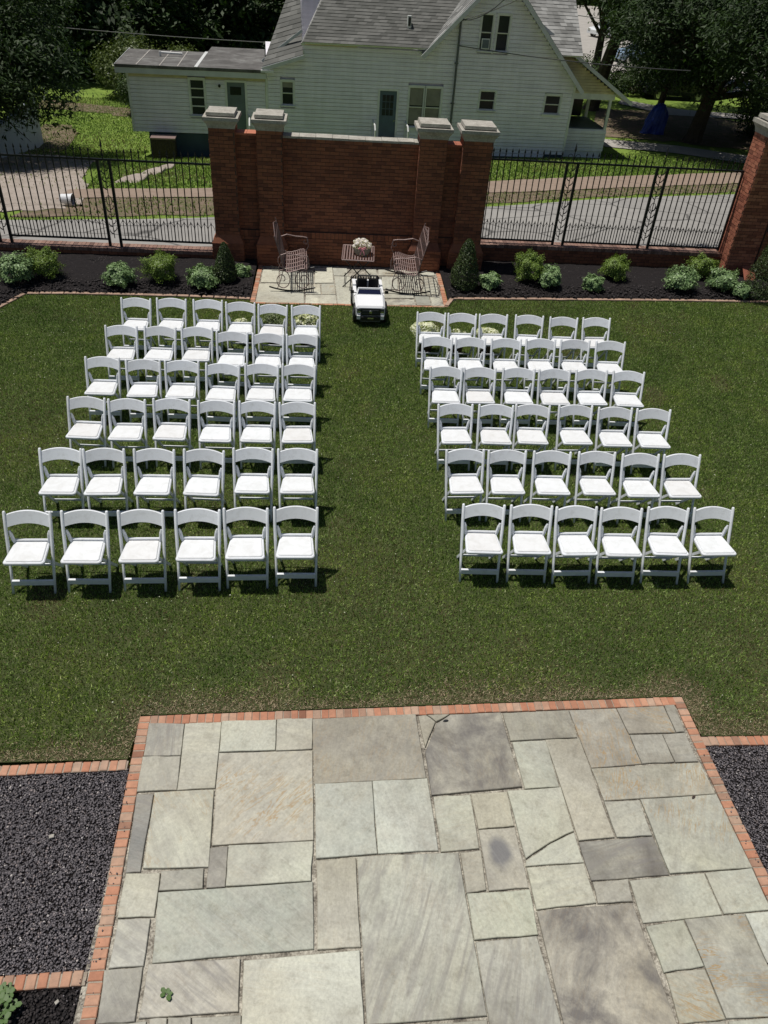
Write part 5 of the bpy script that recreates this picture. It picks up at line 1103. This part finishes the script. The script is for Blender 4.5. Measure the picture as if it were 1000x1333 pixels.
# ------------------------------------------------------------------ flowers behind the farthest row
def flowers(x, y, kind, label, w, h, seed, pot_h=.30):
    g = np.random.default_rng(seed); r = empty('flower_arrangement', (x, y, 0), 0, label, 'flowers', 'flower arrangements behind the farthest chairs')
    MB().lathe([(.075, 0), (.10, .02), (.12, pot_h * .6), (.135, pot_h), (.12, pot_h + .01), (.10, pot_h - .02)], (0, 0, 0), 16).build('vase', M['pot'], r, True)
    n = {'rose': 12, 'filler': 60, 'lily': 26, 'hydrangea': 14, 'sparse': 12}[kind]; st = MB(); V = []; G = []
    for i in range(n):
        d = g.normal(0, 1, 3); d /= np.linalg.norm(d); d[2] = abs(d[2]); q = g.uniform(.6, 1.0); p = np.array([d[0] * w * q, d[1] * w * .62 * q, pot_h + .03 + d[2] * h * q]); st.tube([(0, 0, pot_h - .05), tuple(p * .6 + np.array([0, 0, pot_h * .3])), tuple(p)], .002, 4)
        if kind == 'lily':
            for s in range(7):
                a = s * 2.09; t = d + .8 * g.normal(0, 1, 3); V.append((p, t, .105, 1))
        elif kind == 'filler':
            for s in range(26): V.append((p + g.normal(0, .03, 3), g.normal(0, 1, 3), .012, 1))
        else:
            R0 = {'rose': .046, 'hydrangea': .078, 'sparse': .036}[kind]
            for s in range({'rose': 40, 'hydrangea': 150, 'sparse': 36}[kind]):
                e = g.normal(0, 1, 3); e /= np.linalg.norm(e); V.append((p + e * R0 * np.array([1, 1, .8]), e + g.normal(0, .25, 3), R0 * .75 if kind != 'hydrangea' else .032, 1))
        for s in range(5 if kind != 'hydrangea' else 2): G.append((p * np.array([.9, .9, 1]) - np.array([0, 0, .03]) + g.normal(0, .03, 3), g.normal(0, .7, 3) + np.array([0, 0, 1]), .06))
    st.build('stem', M['box_leaf'], r)
    C = np.array([v[0] for v in V]); Nn = np.array([v[1] for v in V]); Vq = []
    for sz in sorted(set(v[2] for v in V)):
        idx = [i for i, v in enumerate(V) if v[2] == sz]; Vq.append(leaf_quads(C[idx], Nn[idx], sz, .85 if kind != 'lily' else .48, g))
    foliage('blossom', np.concatenate(Vq), M['petal_green'] if kind == 'filler' else M['petal'], r)
    foliage('greenery', leaf_quads(np.array([q[0] for q in G]), np.array([q[1] for q in G]), .06, .4, g), M['leaf_bush'] if kind != 'hydrangea' else M['box_leaf'], r)['kind'] = 'stuff'
flowers(-1.32, 11.50, 'rose', 'small white roses in a dark vase behind the third far left chair', .13, .10, 1, .27)
flowers(-.82, 11.52, 'filler', 'pale green filler flowers in a vase beside the lilies', .17, .16, 2, .30)
flowers(-.30, 11.52, 'lily', 'spreading white lilies nearest the aisle on the left', .26, .17, 3, .30)
flowers(1.62, 11.36, 'hydrangea', 'big cream hydrangea mound nearest the aisle on the right', .24, .14, 4, .30)
flowers(2.10, 11.30, 'sparse', 'sparse small white roses between the two hydrangea mounds', .15, .08, 5, .30)
flowers(2.56, 11.32, 'hydrangea', 'smaller white flower mound behind the third far right chair', .15, .08, 6, .30)

# ------------------------------------------------------------------ rocking seats and table
def rocker(x, y, rz, label):
    """faces local +x, seat runs along y"""
    r = empty('rocking_seat', (x, y, 0), rz, label, 'rocking chair', 'iron rocking seats on the terrace'); Wd = 1.02; hw = Wd / 2
    prof = [(-.26, .385), (-.20, .365), (-.10, .37), (.02, .395), (.12, .425), (.20, .43), (.255, .40)]
    bprof = [(-.27, .40), (-.31, .55), (-.36, .72), (-.42, .90), (-.46, 1.0)]
    PX = [p[0] for p in prof]; PZ = [p[1] for p in prof]
    for i in range(11):
        xx = -.25 + i * .05; zz = float(np.interp(xx, PX, PZ)) + .006
        MB().bar((xx, -hw, zz), (xx, hw, zz), .020, .006).build('seat_slat', M['rust_iron'], r)
    for i in range(13):
        yy = -hw + .03 + i * (Wd - .06) / 12
        m = MB()
        for (a, b) in zip(bprof[:4], bprof[1:4]): m.bar((a[0], yy, a[1]), (b[0], yy, b[1]), .018, .006, up=(1, 0, 0))
        m.build('back_slat', M['rust_iron'], r)
    m = MB()
    for q in (-.6, -.2, .2, .6): m.tube([(a, q * hw, b - .004) for a, b in prof], .009, 6)
    for (px, pz) in (bprof[1], bprof[2], bprof[3]): m.tube([(px, -hw, pz), (px, hw, pz)], .009, 6)
    m.build('cross_rod', M['rust_iron'], r)
    for s in (-1, 1):
        yy = s * hw; m = MB(); m.tube([(a, yy, b) for a, b in prof], .011, 6); m.tube([(a, yy, b) for a, b in bprof], .011, 6); m.build('side_frame', M['rust_iron'], r)
        m = MB(); arm = [(-.335, yy, .66), (-.2, yy, .70), (0, yy, .67), (.16, yy, .665), (.27, yy, .65), (.30, yy, .58), (.25, yy, .53), (.19, yy, .56), (.21, yy, .60)]
        m.tube(arm, .012, 6); m.tube([(.27, yy, .62), (.31, yy, .50), (.24, yy, .40)], .010, 6); m.build('armrest', M['rust_iron'], r)
        m = MB(); m.tube([(-.60 + i * .095, yy, .016 + .07 * ((i - 5.5) / 5.5) ** 2) for i in range(12)], .015, 6); m.build('rocker_runner', M['iron'], r)
        m = MB()
        for (cx, cz, R0, sg) in ((.17, .215, .165, 1), (-.30, .215, .165, -1)):
            pts = []
            for i in range(26):
                a = i / 25 * 9.0; rr = R0 * 1.12 * (1 - (i / 25) ** 1.5 * .8); pts.append((cx + sg * rr * math.cos(a + 1.2), yy, cz + rr * math.sin(a + 1.2)))
            m.tube(pts, .010, 5)
        m.tube([(-.28, yy, .38), (-.34, yy, .2), (-.42, yy, .04)], .009, 5); m.tube([(.24, yy, .40), (.30, yy, .25), (.3, yy, .05)], .009, 5)
        m.build('scroll_leg', M['rust_iron'], r)
    m = MB(); 
    for j in range(7):
        yc = -hw + .08 + j * (Wd - .16) / 6; hh = .055 + .05 * (1 - abs(j - 3) / 3)
        for s in (-1, 1):
            pts = []
            for i in range(12):
                a = i / 11 * 5.0; rr = hh * .55 * (1 - i / 11 * .6); q = .90 + hh * .75 + rr * math.sin(a); pts.append((-.42 - (q - .9) * .4, yc + s * (.035 + rr * math.cos(a) * .8 - .02), q))
            m.tube(pts, .0065, 4)
    m.tube([(-.42, -hw, .90), (-.425, 0, .905), (-.42, hw, .90)], .010, 6)
    m.tube([(-.42 - .4 * z, t * hw, .90 + z) for t, z in [(-1, 0), (-.75, .07), (-.4, .12), (0, .17), (.4, .12), (.75, .07), (1, 0)]], .008, 5)
    m.build('crest_scroll', M['rust_iron'], r); r.scale = (.80, 1, 1); return r
rocker(-.56, 14.17, R_(2), 'brown iron slatted rocking seat left of the table facing right')
rocker(1.48, 14.22, R_(178), 'brown iron slatted rocking seat right of the table facing left')
t = empty('folding_table', (.60, 14.22, 0), R_(-3), 'small square slatted iron table between the two rocking seats', 'table')
TZ = .57
for i in range(11): MB().box(-.27 + i * .0505, -.245 + i * .0505, -.38, .38, TZ - .006, TZ).build('slat', M['rust_iron'], t)
m = MB()
for a, b in (((-.29, -.40), (.29, -.40)), ((.29, -.40), (.29, .40)), ((.29, .40), (-.29, .40)), ((-.29, .40), (-.29, -.40))): m.tube([(a[0], a[1], TZ - .01), (b[0], b[1], TZ - .01)], .011, 6)
m.build('top_frame', M['rust_iron'], t)
for s in (-1, 1):
    MB().tube([(-.25, s * .30, TZ - .02), (0, s * .30, TZ * .5), (.27, s * .30, .0)], .010, 6).build('leg', M['iron'], t)
    MB().tube([(.25, s * .27, TZ - .02), (0, s * .27, TZ * .5), (-.27, s * .27, .0)], .010, 6).build('leg', M['iron'], t)
MB().tube([(.24, -.3, .07), (.24, .3, .07)], .007, 5).build('brace', M['iron'], t); MB().tube([(-.24, -.27, .07), (-.24, .27, .07)], .007, 5).build('brace', M['iron'], t)
g = np.random.default_rng(8); fb = empty('flower_basket', (.66, 14.16, TZ + .002), 0, 'pale wicker basket of white flowers with pink ribbon on the slatted table', 'basket')
bm = MB().lathe([(.085, 0), (.105, .03), (.125, .09), (.138, .13), (.143, .14), (.125, .135), (.10, .05)], (0, 0, 0), 24); bm.build('wicker_bowl', M['basket'], fb)
for z_, r_ in ((.03, .107), (.06, .117), (.09, .127), (.12, .136)): MB().tube([(r_ * math.cos(a), r_ * math.sin(a), z_) for a in np.linspace(0, 6.283, 24, endpoint=False)], .006, 5, closed=True).build('weave', M['basket'], fb)
C = []; Nn = []
for i in range(22):
    d = g.normal(0, 1, 3); d /= np.linalg.norm(d); d[2] = abs(d[2]) * .9; p = d * np.array([.125, .12, .11]) + np.array([0, 0, .15])
    for s in range(34): e = g.normal(0, 1, 3); e /= np.linalg.norm(e); C.append(p + e * .030); Nn.append(e)
foliage('blossom', leaf_quads(np.array(C), np.array(Nn), .03, .8, g), M['petal_pink'], fb)
m = MB()
for s in (-1, 1): m.tube([(0, -.13, .15), (s * .04, -.15, .175), (s * .055, -.15, .15), (s * .02, -.145, .14), (0, -.14, .145), (s * .025, -.155, .08), (s * .03, -.155, .04)], .008, 5)
m.build('ribbon', M['ribbon'], fb)

fb.scale = (1.25, 1.25, 1.0)
# ------------------------------------------------------------------ toy pick-up truck
tk = empty('toy_truck', (.745, 12.82, 0), R_(1.5), 'white ride-on toy pick-up truck facing the camera at the head of the aisle', 'toy truck')
def lo(mb, name, mat, parent=tk, s=False): return mb.build(name, mat, parent, s)
def loft(secs, cap_=True):
    """secs: list of (y, [(x,z)...]) half outlines mirrored in x"""
    m = MB(); k = None
    for y, P in secs:
        Q = [(x, z) for x, z in P] + [(-x, z) for x, z in P[::-1]]; k = len(Q); m.v += [(x, y, z) for x, z in Q]
    for i in range(len(secs) - 1):
        for j in range(k): m.f.append((i * k + j, (i + 1) * k + j, (i + 1) * k + (j + 1) % k, i * k + (j + 1) % k)); m.m.append(0)
    m.f.append(tuple(range(k))[::-1] if False else tuple(range(k))); m.m.append(0); m.f.append(tuple(range((len(secs) - 1) * k, len(secs) * k))[::-1]); m.m.append(0); return m
# front body with bonnet
body = lo(loft([(-.565, [(.17, .17), (.21, .19), (.215, .30), (.19, .325)]), (-.54, [(.20, .15), (.245, .18), (.245, .325), (.21, .355)]), (-.36, [(.20, .15), (.255, .19), (.255, .35), (.215, .385)]), (-.15, [(.20, .15), (.26, .19), (.26, .37), (.225, .41)])]), 'body', M['tw'])
for s in (-1, 1):
    m = MB(); x0, x1 = (.205, .262) if s > 0 else (-.262, -.205); m.box(x0, x1, -.149, .30, .15, .365); m.box(x0, x1, .30, .55, .15, .395); lo(m, 'side_panel', M['tw'])
    f_ = MB()
    for cy in (-.36, .36):
        f_ = MB(); P = [(s * .262, cy + .150 * math.cos(a), .155 + .150 * math.sin(a)) for a in np.linspace(0, math.pi, 12)]; f_.tube(P, .018, 6); lo(f_, 'wheel_arch', M['tb'])
lo(MB().box(-.205, .205, .50, .55, .16, .39), 'tailgate', M['tw']); lo(MB().box(-.204, .204, -.148, .498, .15, .19), 'floor_pan', M['tb'])
lo(MB().box(-.205, .205, -.148, -.09, .19, .395), 'dashboard', M['tb'])
for s in (-1, 1):
    q = lo(MB().box(s * .10 - .085, s * .10 + .085, .08, .27, .19, .27), 'seat', M['tb']); MB().box(s * .10 - .085, s * .10 + .085, .27, .315, .20, .50).build('seat_back', M['tb'], q)
sw = lo(MB().tube([(-.10 + .055 * math.cos(a), -.045 + .02 * math.sin(a), .40 + .05 * math.sin(a)) for a in np.linspace(0, 6.283, 14, endpoint=False)], .009, 5, closed=True), 'steering_wheel', M['tb'])
MB().tube([(-.10, -.10, .38), (-.10, -.045, .40)], .012, 5).build('column', M['tb'], sw)
# windscreen
A, B = (.215, -.185, .400), (.185, -.125, .490)
m = MB()
for s in (-1, 1): m.bar((s * A[0], A[1], A[2]), (s * B[0], B[1], B[2]), .022, .022)
m.bar((-B[0] - .01, B[1], B[2]), (B[0] + .01, B[1], B[2]), .024, .024); m.bar((-A[0], A[1], A[2]), (A[0], A[1], A[2]), .018, .018); ws = lo(m, 'windscreen_frame', M['tw'])
MB().quad([(-.205, -.182, .407), (.205, -.182, .407), (.176, -.128, .484), (-.176, -.128, .484)]).build('windscreen', M['tg'], ws)
m = MB()
for s in (-1, 1): m.tube([(s * .19, .33, .39), (s * .17, .31, .53), (s * .16, .31, .55)], .014, 6)
m.tube([(-.16, .31, .55), (.16, .31, .55)], .014, 6); lo(m, 'roll_bar', M['tb'])
for s in (-1, 1):
    m = MB(); m.tube([(s * .22, -.15, .42), (s * .27, -.15, .43)], .008, 5); m.box(s * .295 - .03, s * .295 + .03, -.165, -.135, .415, .46); lo(m, 'mirror', M['tb'])
gr_ = lo(MB().box(-.165, .165, -.583, -.566, .200, .318), 'grille', M['tb'])
for z_ in (.24, .265, .29): MB().box(-.14, .14, -.590, -.584, z_ - .004, z_ + .004).build('bar', M['galv'], gr_)
MB().lathe([(.028, -.600), (.024, -.606)], (0, 0, .267), 14, axis='y').xf(Matrix.Diagonal((1, 1, 1, 1))).build('badge', M['chrome'], gr_)
for s in (-1, 1):
    h_ = lo(MB().box(s * .195 - .034, s * .195 + .034, -.578, -.548, .245, .315), 'headlight', M['galv']); MB().box(s * .195 - .024, s * .195 + .024, -.584, -.579, .25, .275).build('lens', M['chrome'], h_)
bp = lo(MB().prism([(-.235, -.545), (-.21, -.60), (.21, -.60), (.235, -.545)], .115, .185, ch=.01), 'bumper', M['tb'])
for s in (-1, 1): MB().box(s * .20 - .028, s * .20 + .028, -.606, -.57, .14, .205).build('bumper_corner', M['tw'], bp)
MB().box(-.12, .12, -.607, -.601, .135, .185).build('air_intake', M['tb'], bp); MB().box(-.05, .05, -.612, -.608, .150, .172).build('plate', M['chrome'], bp)
lo(MB().box(-.17, .17, -.59, -.55, .09, .124), 'skid_plate', M['galv'])
for cy in (-.36, .36):
    for s in (-1, 1):
        w_ = lo(MB().lathe([(.06, -.045), (.118, -.05), (.13, -.03), (.13, .03), (.118, .05), (.06, .045)], (s * .235, cy, .13), 20, axis='x'), 'wheel', M['tb'], tk)
        MB().lathe([(.02, -.052), (.065, -.053), (.065, .053), (.02, .052)], (s * .235, cy, .13), 12, axis='x').build('rim', M['galv'], w_)
# ------------------------------------------------------------------ small litter
tag(MB().prism([(-.02, -.012), (.016, -.016), (.022, .010), (-.012, .016)], 0, .012, ch=.003).build('white_stone', M['cast'], loc=(-1.97, 3.14, -.012), rz=.4), 'white stone lying on the gravel left of the patio', 'stone')
tag(MB().prism([(-.014, -.010), (.012, -.012), (.016, .008), (-.010, .012)], 0, .010, ch=.003).build('white_stone', M['cast'], loc=(-1.63, 2.03, -.012), rz=.9), 'small white stone on black mulch by the lower left bricks', 'stone')
def leaf_litter(name, x, y, rz, label, s=.03):
    m = MB(); P = [(-1, 0), (-.5, .35), (.1, .45), (.7, .25), (1, 0), (.7, -.3), (.1, -.4), (-.5, -.3)]
    n0 = len(m.v); m.v += [(px * s, py * s, .004 + .006 * abs(py)) for px, py in P]; m.v += [(px * s, py * s, .007 + .006 * abs(py)) for px, py in P]
    m.f.append(tuple(range(8, 16))); m.f.append(tuple(range(0, 8))[::-1]); m.m += [0, 0]
    for i in range(8): m.f.append((i, (i + 1) % 8, 8 + (i + 1) % 8, 8 + i)); m.m.append(0)
    tag(m.build(name, M['tb' if s > .025 else 'pot'], loc=(x, y, .007), rz=rz), label, 'leaf')
leaf_litter('dead_leaf', 3.03, 3.355, .7, 'dark dead leaf on the pale flagstone near the right bricks', .024)
leaf_litter('dead_leaf', 1.09, 4.125, .2, 'dark dead leaf on the cracked flagstone by the top bricks', .026)
bpy.context.view_layer.update()
